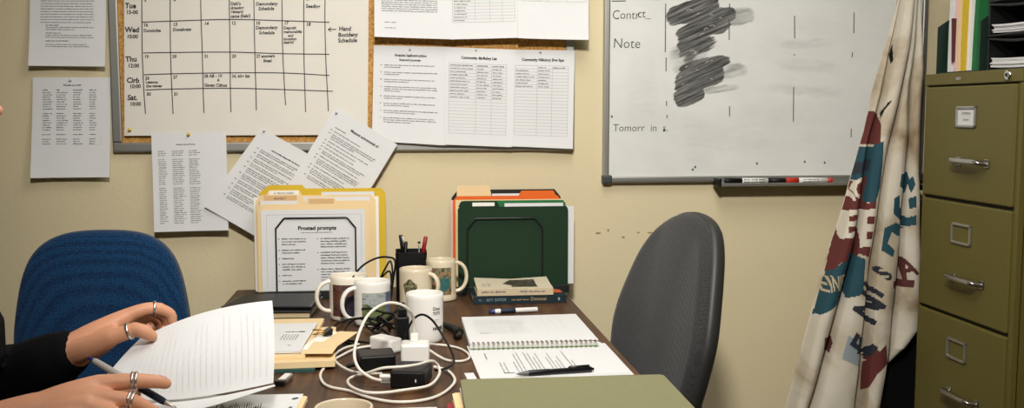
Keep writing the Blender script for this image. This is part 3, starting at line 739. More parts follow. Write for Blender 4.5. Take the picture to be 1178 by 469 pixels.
marker(1.03, 1.0385, -.050, 'black_plastic', 'black dry-erase marker with a white label lying in the whiteboard tray', (-.088, -.038, .04, .093), words(rg, .005, .072, 0, .0034, 'ink'))
marker(1.2, 1.0385, -.052, 'marker_red', 'red dry-erase marker with a white label lying in the whiteboard tray', (-.074, -.038, .050, .066), words(rg, .012, .06, 0, .0034, 'ink'))

# ---------------------------------------------------------------- hanging banner
def lerp_at(tab, z):
    if z >= tab[0][0]: return tab[0][1]
    for (za, xa), (zb, xb) in zip(tab, tab[1:]):
        if za >= z >= zb:
            return xa+(xb-xa)*(za-z)/(za-zb)
    return tab[-1][1]
ZT, ZB = BANNER_LEFT[0][0], min(BANNER_LEFT[-1][0], .17)
AMP = [.036, .042, .040, .026]
def sstep(t):
    t = min(1, max(0, t)); return t*t*(3-2*t)
def banner_y(x, z):
    es = [lerp_at(BANNER_LEFT, z), lerp_at(BANNER_FOLD_A, z), lerp_at(BANNER_FOLD_B, z), lerp_at(BANNER_FOLD_C, z), lerp_at(BANNER_RIGHT, z)]
    wtot = es[4]-es[0]; y = -.135
    k = 0
    for i in range(4):
        if x >= es[i]: k = i
    a, b = es[k], max(es[k+1], es[k]+1e-4)
    f = min(1, max(0, (x-a)/(b-a)))
    g = sstep(f/.2)*sstep((1-f)/.2)
    wr = noise.noise(Vector((x*9, z*4, 2.)))*.008 + noise.noise(Vector((x*22, z*8, 7.)))*.004
    return y - min(1, (b-a)/.05)*(AMP[k]*g+.022*math.sin(math.pi*f)*g) + (.012 if k in (1, 3) else 0)*(1-f) + wr
def bx(u, z):
    l, r_ = lerp_at(BANNER_LEFT, z), lerp_at(BANNER_RIGHT, z)
    return l+(r_-l)*u
def bmapuv(u, v):
    z = ZB+(ZT-ZB)*v
    x = bx(u, z)
    return Vector((x, banner_y(x, z), z))
NU, NV = 260, 430
ROWZ = [ZB+(ZT-ZB)*(j+.5)/NV for j in range(NV)]
cell = [['banner_cloth']*NU for _ in range(NV)]
def paint(poly, m):
    """colour a polygon (x, z metres) into the cloth, row by row"""
    za, zb = min(p[1] for p in poly), max(p[1] for p in poly)
    n = len(poly)
    for j in range(max(0, int((za-ZB)/(ZT-ZB)*NV)-1), min(NV, int((zb-ZB)/(ZT-ZB)*NV)+2)):
        z = ROWZ[j]; xs = []
        for i in range(n):
            (x0_, z0_), (x1_, z1_) = poly[i], poly[(i+1) % n]
            if (z0_ <= z) != (z1_ <= z): xs.append(x0_+(x1_-x0_)*(z-z0_)/(z1_-z0_))
        xs.sort(); l, r_ = lerp_at(BANNER_LEFT, z), lerp_at(BANNER_RIGHT, z)
        for q in range(0, len(xs)-1, 2):
            i0 = max(0, round((xs[q]-l)/(r_-l)*NU)); i1 = min(NU, round((xs[q+1]-l)/(r_-l)*NU))
            for i in range(i0, i1): cell[j][i] = m
for m, pl in BANNER_PATCHES: paint(pl, m)
for m, s, x, z, h, rot, sx, shr in BANNER_LETTERS:
    vs, fs, ink = text(s, x, z, h, m, .02 if len(s) > 1 else .03, shr, rot=R(rot), sx=sx)
    for f in fs: paint([vs[i] for i in f], m)
# small square emblem: a dark plain device on the pale square
for pl in ([(1.296, .600), (1.314, .606), (1.312, .580), (1.298, .578)], [(1.288, .582), (1.324, .578), (1.322, .562), (1.290, .566)], [(1.294, .566), (1.304, .566), (1.302, .550), (1.292, .550)], [(1.310, .564), (1.320, .562), (1.316, .546), (1.308, .548)]): paint(pl, 'navy')
mb = MB()
gv = [bmapuv(i/NU, j/NV) for j in range(NV+1) for i in range(NU+1)]
by_mat = {}
for j in range(NV):
    for i in range(NU): by_mat.setdefault(cell[j][i], []).append((j*(NU+1)+i, j*(NU+1)+i+1, (j+1)*(NU+1)+i+1, (j+1)*(NU+1)+i))
mb.add(gv, [], 'banner_cloth')
for m, fl in by_mat.items():
    k = mb.mi(m)
    mb.f += fl; mb.m += [k]*len(fl); mb.sm += [True]*len(fl)
mb.grid(lambda u, v: bmapuv(u, v)+Vector((0, .004, 0)), 60, 90, 'banner_cloth', flip=True)
tag(mb.build('hanging_banner', loc=(1.48, -.13, ZT)), 'crumpled off-white cloth banner with maroon and teal lettering hanging beside the whiteboard', 'banner')
# dark upright box filling the gap behind it
cs = tag(empty('dark_box', (1.5, -.11, 0)), 'black upright box on the floor between the banner and the filing cabinet', 'case')
part(MB().box((1.40, -.10, .01), (1.60, -.04, .98), 'black_plastic', .012), 'body', cs)
part(MB().tube(smooth_path([(1.45, -.07, .975), (1.455, -.07, 1.01), (1.5, -.07, 1.02), (1.545, -.07, 1.01), (1.55, -.07, .975)], 5), .008, 'black_rubber'), 'handle', cs)
part(MB().box((1.415, -.106, .3), (1.585, -.098, .62), 'black_rubber', .004), 'front_pad', cs)
# ---------------------------------------------------------------- filing cabinet (fronts face -x)
cx0, cx1, cy0, cy1, ct = 1.43, 2.09, -.690, -.262, 1.338
cab = tag(empty('filing_cabinet', ((cx0+cx1)/2, (cy0+cy1)/2, 0)), 'olive green four-drawer steel filing cabinet at the right of the photo', 'filing cabinet')
b = MB()
b.box((cx0+.012, cy0, .04), (cx1, cy1, ct), 'cabinet_green', .004)
for lo, hi in (((cx0, cy0, .04), (cx0+.02, cy0+.016, ct-.03)), ((cx0, cy1-.012, .04), (cx0+.02, cy1, ct-.03)), ((cx0-.004, cy0-.001, ct-.030), (cx0+.02, cy1+.001, ct)), ((cx0, cy0, 0.0), (cx1, cy1, .05))):
    b.box(lo, hi, 'cabinet_green', .002)
b.box((cx0+.004, cy0+.014, .05), (cx0+.013, cy1-.010, ct-.02), 'cabinet_gap')
part(b, 'body', cab)
tops = [1.306, 1.009, .709, .409, .109]
for i in range(4):
    d0, d1 = tops[i+1]+.006, tops[i]-.003
    ya, yb = cy0+.018, cy1-.013
    dm = MB().box((cx0-.006, ya, d0), (cx0+.008, yb, d1), 'cabinet_green', .004)
    dr = part(dm, 'drawer', cab)
    xf = cx0-.006
    yc, zc = -.472, d1-.078
    h = MB()
    w, hh, t = .044, .027, .007
    for lo, hi in (((xf-.005, yc-w, zc-hh), (xf+.001, yc+w, zc-hh+t)), ((xf-.005, yc-w, zc+hh-t), (xf+.001, yc+w, zc+hh)), ((xf-.005, yc-w, zc-hh), (xf+.001, yc-w+t, zc+hh)), ((xf-.005, yc+w-t, zc-hh), (xf+.001, yc+w, zc+hh))):
        h.box(lo, hi, 'aluminium', .0018)
    if i == 0:
        h.box((xf-.0012, yc-w+t, zc-hh+t), (xf+.0005, yc+w-t, zc+hh-t), 'paper')
        for s, dz, cp in (('ATTENTION', .0055, .0062), ('Control', -.010, .0066)):
            vs, fs, ink = text(s, 0, 0, cp, 'ink_soft', .01, align='CENTER', sx=.8)
            h.add([(xf-.0018, yc-u, zc+dz+v) for u, v in vs], fs, ink)
    rel(dr, h.build('label_holder'))
    yh, zh = -.508, d1-.19
    hd = MB()
    hd.tube(smooth_path([(xf+.002, yh+.062, zh-.004), (xf-.018, yh+.060, zh), (xf-.027, yh+.045, zh+.001), (xf-.027, yh-.045, zh+.001), (xf-.018, yh-.060, zh), (xf+.002, yh-.062, zh-.004)], 4), .0062, 'steel', 10)
    hd.box((xf-.032, yh-.056, zh-.002), (xf-.020, yh+.056, zh+.009), 'steel', .003)
    hd.box((xf-.004, yh+.052, zh-.012), (xf+.001, yh+.072, zh+.010), 'steel', .002); hd.box((xf-.004, yh-.072, zh-.012), (xf+.001, yh-.052, zh+.010), 'steel', .002)
    rel(dr, hd.build('handle'))
M = Matrix.Translation((cx0-.004, -.637, ct-.0145)) @ Matrix.Rotation(R(-90), 4, 'Y')
part(MB().lathe([(.0125, 0), (.0125, .003), (.010, .006), (.004, .006), (.0035, .003), (0, .003)], 'chrome', 24, M).box((cx0-.011, -.638, ct-.0185), (cx0-.0095, -.636, ct-.0105), 'cabinet_gap'), 'lock', cab)
part(MB().box((cx0-.0055, -.437, ct-.020), (cx0-.003, -.415, ct-.012), 'steel', .001), 'badge', cab)

# things on the cabinet ---------------------------------------------------
zt = ct+.001
so = tag(empty('magazine_file', (1.60, -.37, zt)), 'dark green open file holder packed with folders on top of the filing cabinet', 'file holder')
g = MB()
g.box((1.455, -.470, zt), (1.76, -.270, zt+.004), 'sorter_green', .001)
for yy in (-.272, -.470):
    poly = [(1.452, 0), (1.76, 0), (1.76, .26), (1.60, .26), (1.49, .15), (1.452, .125)]
    g.prism([(x, z) for x, z in poly], .004, 'sorter_green', Matrix.Translation((0, yy+.002, zt)) @ Matrix.Rotation(R(90), 4, 'X'))
part(g, 'shell', so)
part(MB().box((1.756, -.470, zt), (1.760, -.270, zt+.26), 'sorter_green', .001), 'end_panel', so)
def upright(yb, yt, th, m, name, label, x=1.47, w=.24, h=.31, group=None, tab=None):
    e = tag(empty(name, (x, yb, zt+.005)), label, 'folder' if 'folder' in name else 'paper', group)
    mb = MB()
    def fn(side):
        return lambda u, v: Vector((x+u*w+.012*v, yb+(yt-yb)*v+side*th/2+.006*math.sin(math.pi*v)*(.4+u), zt+.005+v*h))
    mb.grid(fn(1), 6, 8, m, flip=True); mb.grid(fn(-1), 6, 8, m)
    L = [fn(-1)(0, j/8) for j in range(9)]; Rr = [fn(1)(0, j/8) for j in range(9)]
    mb.add(L+Rr, [(j, 9+j, 10+j, j+1) for j in range(8)], m)
    T0 = [fn(-1)(i/6, 1) for i in range(7)]; T1 = [fn(1)(i/6, 1) for i in range(7)]
    mb.add(T0+T1, [(i, 7+i, 8+i, i+1) for i in range(6)], m)
    part(mb, 'leaves', e)
    if tab:
        Sh = Matrix.Identity(4); Sh[1][2] = (yt-yb)/h; Sh[1][3] = -(yt-yb)/h*(zt+.005)
        part(MB().box((x-.006, yb-.002, zt+.03), (x+.012, yb+.004, zt+.145), tab, .001, Sh), 'divider_tab', e)
    return e
G_F = 'folders standing in the holder on the cabinet'
upright(-.303, -.287, .016, 'paper', 'paper_sheaf', 'white papers leaning furthest back in the cabinet-top holder', group=G_F)
upright(-.328, -.308, .010, 'pink_paper', 'file_folder', 'pale pink folder with a brown tab in the cabinet-top holder', group=G_F, tab='brown')
upright(-.345, -.327, .010, 'manila', 'file_folder', 'tan folder in the cabinet-top holder, between pink and yellow', group=G_F)
upright(-.367, -.350, .020, 'yellow_card', 'file_folder', 'yellow folder in the holder on top of the cabinet', group=G_F)
upright(-.392, -.380, .014, 'paper_cream', 'paper_sheaf', 'white papers between yellow and green folders on the cabinet', group=G_F)
upright(-.418, -.412, .018, 'bright_green_card', 'file_folder', 'green folder nearest the black trays on the cabinet', group=G_F)

def letter_tray(z, label, h=.082):
    t = tag(empty('letter_tray', (1.62, -.62, z)), label, 'letter tray', 'stacked letter trays on the cabinet')
    xa, xb, ya, yb = 1.462, 1.80, -.76, -.482
    q = MB().box((xa, ya, z), (xb, yb, z+.004), 'tray_black', .001)
    part(q, 'base', t)
    for yy in (ya, yb-.006): part(MB().box((xa+.002, yy, z+.002), (xb, yy+.006, z+h), 'tray_black', .002), 'side_panel', t)
    part(MB().box((xb-.006, ya, z+.002), (xb, yb, z+h), 'tray_black', .002), 'back_panel', t)
    part(MB().tube(smooth_path([(xa+.004, yb-.006, z+h-.003), (xa+.004, -.62, z+h-.013), (xa+.004, ya+.006, z+h-.003)], 6), .0035, 'tray_black', 8), 'rim', t)
    return t
letter_tray(zt, 'lowest black letter tray, resting directly on the cabinet top')
letter_tray(zt+.084, 'middle black letter tray with a sheaf of white paper')
tt = letter_tray(zt+.168, 'topmost black letter tray with a green tag on its front')
tg = MB().box((1.456, -.605, zt+.186), (1.4615, -.545, zt+.212), 'tag_green', .001)
part(tg, 'tag', tt, 'green plastic tag')
part(MB().box((1.4615, -.76, zt+.172), (1.4635, -.484, zt+.245), 'tray_black', .001), 'front_panel', tt)
def paper_stack(name, label, x0, x1, y0, y1, z, n, paper='paper', group=None, jit=.006, th=.0012, sag=0., seed=1):
    r_ = random.Random(seed); mb = MB()
    for i in range(n):
        dx, dy = r_.uniform(-jit, jit), r_.uniform(-jit, jit)
        zz = z+i*th
        def top(u, v): return Vector((x0+dx+(x1-x0)*u, y0+dy+(y1-y0)*v, zz+th*.92+sag*(abs(2*v-1)**2)))
        def bot(u, v): return Vector((x0+dx+(x1-x0)*u, y0+dy+(y1-y0)*v, zz+sag*(abs(2*v-1)**2)))
        mb.grid(top, 2, 8, paper); mb.grid(bot, 2, 8, paper, flip=True)
        for k in (0, 1):
            e0 = [top(k, j/8) for j in range(9)]; e1 = [bot(k, j/8) for j in range(9)]
            mb.add(e0+e1, [((j, j+1, 10+j, 9+j) if k else (j, 9+j, 10+j, j+1)) for j in range(8)], paper)
            f0 = [top(j/2, k) for j in range(3)]; f1 = [bot(j/2, k) for j in range(3)]
            mb.add(f0+f1, [((j, 3+j, 4+j, j+1) if k else (j, j+1, 4+j, 3+j)) for j in range(2)], paper)
    o = mb.build(name, loc=((x0+x1)/2, (y0+y1)/2, z))
    return tag(o, label, 'paper', group)
paper_stack('paper_stack', 'thick ragged stack of white paper in the lowest black tray', 1.47, 1.75, -.748, -.494, zt+.005, 9, th=.0026, jit=.003, sag=.004, seed=3)
paper_stack('paper_stack', 'sheaf of white paper in the middle black tray', 1.47, 1.75, -.747, -.496, zt+.0895, 8, th=.0026, jit=.004, sag=.004, seed=4)

# ---------------------------------------------------------------- desk
DZ = .74
dx0, dx1, dy0, dy1 = -.452, .458, -1.63, -.006
desk = tag(empty('desk', ((dx0+dx1)/2, (dy0+dy1)/2, 0)), 'dark brown wood-grain desk standing end-on to the wall', 'desk')
part(MB().box((dx0, dy0, DZ-.03), (dx1, dy1, DZ), 'desk_wood', .004), 'desk_top', desk)
for yy in (dy0+.05, dy1-.09): part(MB().box((dx0+.05, yy, 0), (dx1-.05, yy+.03, DZ-.03), 'desk_wood', .003), 'end_panel', desk)
part(MB().box((-.015, dy0+.081, .38), (.010, dy1-.091, DZ-.03), 'desk_wood', .003), 'modesty_panel', desk)

# ---------------------------------------------------------------- chairs
def chair_base(root, x, y, post_top, fab):
    part(MB().lathe([(0, .14), (.028, .14), (.028, .30), (.018, .30), (.018, post_top), (0, post_top)], 'chair_black', 20, Matrix.Translation((x, y, 0))), 'gas_lift', root)
    part(MB().lathe([(0, .085), (.045, .085), (.045, .145), (0, .15)], 'chair_black', 20, Matrix.Translation((x, y, 0))), 'hub', root)
    for k in range(5):
        a = 2*math.pi*k/5+.3; c, s = math.cos(a), math.sin(a)
        lg = part(MB().tube([(x+.03*c, y+.03*s, .115), (x+.17*c, y+.17*s, .105), (x+.29*c, y+.29*s, .082)], [.022, .018, .014], 'chair_black', 10), 'leg', root)
        w = MB()
        for o in (-.012, .012):
            w.lathe([(0, -.008), (.024, -.008), (.027, -.004), (.027, .004), (.024, .008), (0, .008)], 'black_rubber', 18, Matrix.Translation((x+.29*c-s*o, y+.29*s+c*o, .0275)) @ Matrix.Rotation(a, 4, 'Z') @ Matrix.Rotation(R(90), 4, 'X'))
        w.tube([(x+.29*c, y+.29*s, .03), (x+.29*c, y+.29*s, .085)], .007, 'chair_black', 8)
        rel(lg, w.build('caster'))

def back_outline(w, h, wtop, rtop, wbot, rbot, n=10):
    """closed outline of a chair back in (s, t): waist-wide panel with rounded shoulders"""
    P = []
    def arc(cx, cy, r, a0, a1):
        for i in range(n+1):
            a = R(a0+(a1-a0)*i/n); P.append((cx+r*math.cos(a), cy+r*math.sin(a)))
    arc(wbot-rbot, rbot, rbot, -90, 0)
    P.append((w, h*.45))
    arc(wtop-rtop, h-rtop, rtop, 8, 90)
    m = [(-x, y) for x, y in P[::-1]]
    Q = P+m
    # even spacing, then rounded off
    L = [0]
    for i in range(len(Q)): L.append(L[-1]+math.dist(Q[i], Q[(i+1) % len(Q)]))
    E = []; k = 0; N = 88
    for i in range(N):
        d = L[-1]*i/N
        while L[k+1] < d: k += 1
        f = (d-L[k])/max(1e-9, L[k+1]-L[k]); a, b = Q[k], Q[(k+1) % len(Q)]
        E.append((a[0]+(b[0]-a[0])*f, a[1]+(b[1]-a[1])*f))
    for _ in range(14): E = [((E[i-1][0]+2*E[i][0]+E[(i+1) % N][0])/4, (E[i-1][1]+2*E[i][1]+E[(i+1) % N][1])/4) for i in range(N)]
    return E
def pad(outline, thick, crown, mname, fn, edge=.02, inset=4):
    """cushion: outline swept in towards its middle with a rounded edge; fn(s,t,d)->point, d = height out of the back plane"""
    mb = MB(); n = len(outline)
    cx = sum(p[0] for p in outline)/n; cy = sum(p[1] for p in outline)/n
    rings = []
    prof = [(1.0, 0.0), (1.0, thick*.45), (.985, thick*.75), (.955, thick*.93), (.90, thick*1.0), (.75, thick+crown*.4), (.5, thick+crown*.75), (.25, thick+crown*.95)]
    for k, d in prof: rings.append([fn(cx+(x-cx)*k, cy+(y-cy)*k, d) for x, y in outline])
    vs = [p for r_ in rings for p in r_]; fs = []
    for j in range(len(prof)-1):
        for i in range(n): fs.append((j*n+i, j*n+(i+1) % n, (j+1)*n+(i+1) % n, (j+1)*n+i))
    vs.append(fn(cx, cy, thick+crown)); c = len(vs)-1
    L = (len(prof)-1)*n
    for i in range(n): fs.append((L+i, L+(i+1) % n, c))
    fs.append(tuple(range(n))[::-1])
    return mb.add(vs, fs, mname, True)

# blue chair: backrest square on to the camera, seat towards the camera
bc = tag(empty('office_chair', (-.712, -.50, 0)), 'blue fabric office chair against the wall behind the writing hands', 'office chair')
bxc = -.712
def bfn(s, t, d): return Vector((bxc+s, -.36-d+t*.05-.10*s*s, .465+t))
part(pad(back_outline(.212, .488, .186, .112, .19, .08), .04, .018, 'blue_fabric', bfn), 'backrest', bc)
def bfn2(s, t, d): return Vector((bxc+s*.95, -.357+d+t*.05-.10*s*s, .47+t*.96))
part(pad(back_outline(.212, .488, .186, .112, .19, .08), .018, .01, 'chair_black', bfn2), 'back_shell', bc)
def sfn(s, t, d): return Vector((bxc+s, -.80+t, .43+d-.02*max(0, (.1-t)*4)**2))
part(pad([(p[0]*1.08, p[1]*1.02) for p in back_outline(.22, .44, .20, .09, .21, .09)], .05, .015, 'blue_fabric', sfn), 'seat', bc)
part(MB().tube(smooth_path([(bxc, -.55, .425), (bxc, -.38, .42), (bxc, -.335, .47), (bxc, -.325, .62)], 6), .022, 'chair_black', 10, flat=1.6), 'back_bracket', bc)
part(MB().box((bxc-.09, -.66, .405), (bxc+.09, -.46, .432), 'chair_black', .008), 'seat_plate', bc)
chair_base(bc, bxc, -.56, .41, None)

# grey chair at the right-hand side of the desk, facing the desk
gc = tag(empty('office_chair', (.40, -.95, 0)), 'grey woven office chair with a tall rounded back at the right of the desk', 'office chair')
GA = R(191)          # facing direction
gf = Vector((math.cos(GA), math.sin(GA), 0)); gs = Vector((-gf.y, gf.x, 0))
G0 = Vector((.592, -.69, .545))
REC = .17
def wing(s):
    a = max(0, abs(s)-.075)
    return -(.6*a*a/(a+.03)+.15*s*s)
def gfn(s, t, d):
    bow = wing(s)                       # wings wrap forward slightly
    return G0 + gs*s + Vector((0, 0, 1))*t + gf*(d - t*REC - bow*.5 + .10*max(0, .22-t)*.5)
gout = back_outline(.218, .47, .178, .170, .190, .09, 12)
gp = pad(gout, .040, .022, 'grey_fabric', gfn)
part(gp, 'backrest', gc)
def gfn2(s, t, d):
    bow = wing(s)
    return G0 + gs*s*1.02 + Vector((0, 0, 1))*(t*1.012-.003) + gf*(.012-d - t*REC - bow*.5 + .10*max(0, .22-t)*.5)
part(pad(gout, .034, .012, 'chair_shell', gfn2), 'back_shell', gc)
sc0 = G0+gf*.02
def gsf(s, t, d): return Vector((0, 0, .43+d)) + Vector((G0.x, G0.y, 0)) + gs*s + gf*(t+.05)
part(pad([(p[0]*1.06, p[1]*1.03) for p in back_outline(.22, .44, .20, .09, .21, .09)], .05, .014, 'grey_fabric', gsf), 'seat', gc)
q = [Vector((G0.x, G0.y, .42))+gf*.2, Vector((G0.x, G0.y, .42))-gf*.02, Vector((G0.x, G0.y, .5))-gf*.055, Vector((G0.x, G0.y, .70))-gf*.075]
part(MB().tube(smooth_path(q, 6), .026, 'chair_shell', 10, flat=1.7), 'back_bracket', gc)
cc2 = Vector((G0.x, G0.y, 0))+gf*.26
part(MB().box((cc2.x-.09, cc2.y-.09, .405), (cc2.x+.09, cc2.y+.09, .432), 'chair_black', .008), 'seat_plate', gc)
chair_base(gc, cc2.x, cc2.y, .41, None)
# ---------------------------------------------------------------- desk-top file racks
def wire_gate(mb, xa, xb, y, z0, z1, r=.0028, ch=.024, m='black_wire', lean=0.):
    pts = [(xa, y, z0), (xa, y+lean*.5, z1-ch*1.1), (xa+.003, y+lean*.8, z1-ch), (xa+ch*.85, y+lean, z1-.002), (xa+ch, y+lean, z1), (xb-ch, y+lean, z1), (xb-ch*.85, y+lean, z1-.002), (xb-.003, y+lean*.8, z1-ch), (xb, y+lean*.5, z1-ch*1.1), (xb, y, z0)]
    return mb.tube(pts, r, m, 8)
def file_rack(x0, x1, label, ys, wa, wb_, zg):
    t = tag(empty('file_rack', ((x0+x1)/2, -.09, DZ)), label, 'file rack')
    b = MB().box((x0, ys[0]-.010, DZ), (x1, ys[-1]+.012, DZ+.010), 'black_metal', .002)
    b.box((x0, ys[0]-.012, DZ), (x1, ys[0]-.006, DZ+.022), 'black_metal', .001)
    part(b, 'base', t)
    for i, y in enumerate(ys):
        g = MB()
        wire_gate(g, wa, wb_, y, DZ+.008, zg, .0023)
        part(g, 'wire_divider', t)
    return t

def folder(name, label, y, x0, x1, z1, m, tabs=(), cut=.0, front=None, th=.0011, gap=.006, group=None, z0=DZ+.0115, lean=.0, chamf=.014):
    """a creased folder standing on its fold: back leaf with tab(s), lower front leaf"""
    e = tag(empty(name, ((x0+x1)/2, y, z0)), label, 'folder', group)
    top = [(x0+chamf, z1), ]
    P = [(x0, z0), (x1, z0), (x1, z1-chamf), (x1-chamf*.8, z1)]
    for a, b_, h in sorted(tabs, reverse=True):
        P += [(b_+.006, z1), (b_, z1+h-.003), (b_-.003, z1+h), (a+.003, z1+h), (a, z1+h-.003), (a-.006, z1)] if a-.006 > x0 else [(b_+.006, z1), (b_, z1+h-.003), (b_-.003, z1+h), (a+.004, z1+h), (a, z1+h-.004)]
    if not tabs or min(t[0] for t in tabs)-.006 > x0: P += [(x0+chamf*.8, z1), (x0, z1-chamf)]
    Mx = Matrix.Translation((0, y+gap/2, 0)) @ Matrix.Rotation(R(90), 4, 'X')
    part(MB().prism(P, th, m, Mx), 'back_leaf', e)
    zf = front if front else z1-.012
    Q = [(x0, z0), (x1, z0), (x1, zf-chamf), (x1-chamf*.8, zf), (x0+chamf*.8, zf), (x0, zf-chamf)]
    part(MB().prism(Q, th, m, Matrix.Translation((0, y-gap/2, 0)) @ Matrix.Rotation(R(90), 4, 'X')), 'front_leaf', e)
    part(MB().box((x0, y-gap/2-th, z0-.0009), (x1, y+gap/2, z0), m), 'fold', e)
    return e
def tab_label(e, x0, x1, z0, z1, y, m='paper', txt=None, ink='ink_soft'):
    mb = MB().box((x0, y-.0006, z0), (x1, y, z1), m)
    if txt:
        vs, fs, k = text(txt, (x0+x1)/2, (z0+z1)/2-.003, .005, ink, .01, align='CENTER')
        mb.add([(u, y-.0012, v) for u, v in vs], fs, k)
    part(mb, 'tab_label', e)
def upright_sheet(name, label, y, x0, x1, z0, z1, inks=(), paper='paper', group=None, th=.0012, cat='paper', lean=0):
    W, H = x1-x0, z1-z0
    mp = lambda u, v: Vector((x0+u, y+lean*v, z0+v))
    o = sheet_mesh(MB(), mp, W, H, list(inks), paper, 4, 4, th).build(name, loc=((x0+x1)/2, y, z0))
    return tag(o, label, cat, group)

Y0 = -.165
rackL = file_rack(-.378, -.045, 'black wire file rack full of manila folders at the left end of the desk', [Y0, -.1305, -.0905, -.0745], -.322, -.113, .957)
# front printed sheet, behind the first wire
ip = [text('Prosted prompts', .146, .1640, .0098, 'ink', .036, align='CENTER', sx=1.02)]
rp = random.Random(11)
ip += words(rp, .104, .186, .1560, .0022, 'ink_soft')
for p, q_ in (((.014, .008), (.014, .205)), ((.262, .008), (.262, .205)), ((.014, .205), (.262, .205))): ip.append(bar(p[0], p[1], q_[0], q_[1], .0006, 'ink_faint'))
for xa, xb, seq in ((.0526, .118, (3, 2, 1, 3, 1, 2)), (.154, .231, (4, 5, 5, 2))):
    y = .139
    for n in seq:
        if y < .012: break
        ip += words(rp, xa-.009, xa-.005, y, .003, 'ink')
        ip += para(rp, xa, xb, y, n, .0074, .0034, 'ink_dark', last=rp.uniform(.3, .95)); y -= n*.0074+.0078
upright_sheet('prompt_sheet', 'white landscape sheet headed Prosted prompts, at the front of the left rack', Y0+.0035, -.360, -.088, DZ+.021, .979, ip, cat='paper')
G_M = 'manila folders in the left rack'
f1 = folder('file_folder', 'manila folder with a middle tab, directly behind the Prosted prompts sheet', -0.1527, -.369, -.073, .993, 'manila', [(-.240, -.166, .016)], group=G_M)
tab_label(f1, -.236, -.170, .9935, 1.0065, -0.1507, 'manila_tab')
upright_sheet('paper_sheaf', 'white papers peeking above the front manila folder in the left rack', -0.1468, -.363, -.265, DZ+.012, 1.002, group=None)
f2 = folder('file_folder', 'manila folder with a lettered left tab, second in the left rack', -0.1409, -.372, -.068, 1.000, 'manila', [(-.362, -.262, .017)], group=G_M)
tab_label(f2, -.355, -.268, 1.0005, 1.0155, -0.1390, 'manila_tab', 'MANRJCT')
upright_sheet('paper_sheaf', 'white papers sloping out of the middle of the left rack', -0.1351, -.250, -.075, DZ+.012, 1.010)
f3 = folder('file_folder', 'pale manila folder with a white-labelled tab, third in the left rack', -0.1215, -.378, -.060, 1.014, 'manila', [(-.345, -.262, .014)], group=G_M, front=.99)
tab_label(f3, -.342, -.265, 1.0145, 1.0265, -0.1196, 'paper_cream', 'A. PROUS SHEET')
upright_sheet('paper_sheaf', 'white papers behind the pale manila folder in the left rack', -0.1137, -.205, -.063, DZ+.012, 1.022)
upright_sheet('paper_sheaf', 'cream papers standing against the yellow folder in the left rack', -0.1052, -.386, -.052, DZ+.012, 1.008, paper='paper_cream')
f4 = folder('file_folder', 'bright yellow folder at the back of the left rack', -0.0838, -.374, -.034, 1.029, 'yellow_card', [(-.352, -.256, .010)], front=1.018)

# right rack
Y1 = -.145
rackR = file_rack(.150, .468, 'black wire file rack holding green and orange folders near the desk corner', [Y1, -.100, -.060], .188, .395, .948)
part(MB().prism([(.152, DZ+.01), (.465, DZ+.01), (.465, .995), (.447, 1.017), (.170, 1.017), (.152, .995)], .0025, 'black_metal', Matrix.Translation((0, -.020, 0)) @ Matrix.Rotation(R(90), 4, 'X')), 'back_plate', rackR)
g1 = folder('hanging_folder', 'dark green folder with a white tab at the front of the right rack', -.131, .163, .468, .978, 'green_card', [(.170, .272, .016)], front=.974, chamf=.006)
tab_label(g1, .203, .264, .980, .990, -.1288, 'paper_cream')
upright_sheet('paper_sheaf', 'white papers inside the dark green folder, standing taller at the right', -.126, .292, .455, DZ+.013, .987)
upright_sheet('paper_sheaf', 'white papers sticking out past the right side of the green folder', -.112, .40, .488, DZ+.018, .976)
g2 = folder('file_folder', 'brighter green folder behind the dark green one in the right rack', -.118, .172, .464, .994, 'bright_green_card', chamf=.010)
upright_sheet('paper_sheaf', 'pale manila sheet showing along the left edge of the right rack', -.108, .158, .46, DZ+.012, .996, paper='manila')
g3 = folder('file_folder', 'orange folder with a right-hand tab in the right rack', -.085, .152, .457, 1.004, 'orange_card', [(.342, .436, .014)], group=None)
upright_sheet('paper_sheaf', 'white papers just behind the orange folder in the right rack', -.078, .262, .345, DZ+.012, 1.010)
upright_sheet('paper_sheaf', 'pale pink sheet at the left edge of the right rack, behind orange', -.073, .147, .30, DZ+.012, .992, paper='pink_paper')
g4 = folder('file_folder', 'manila folder whose rounded left tab stands highest in the right rack', -.045, .160, .450, 1.000, 'manila', [(.166, .258, .031)])

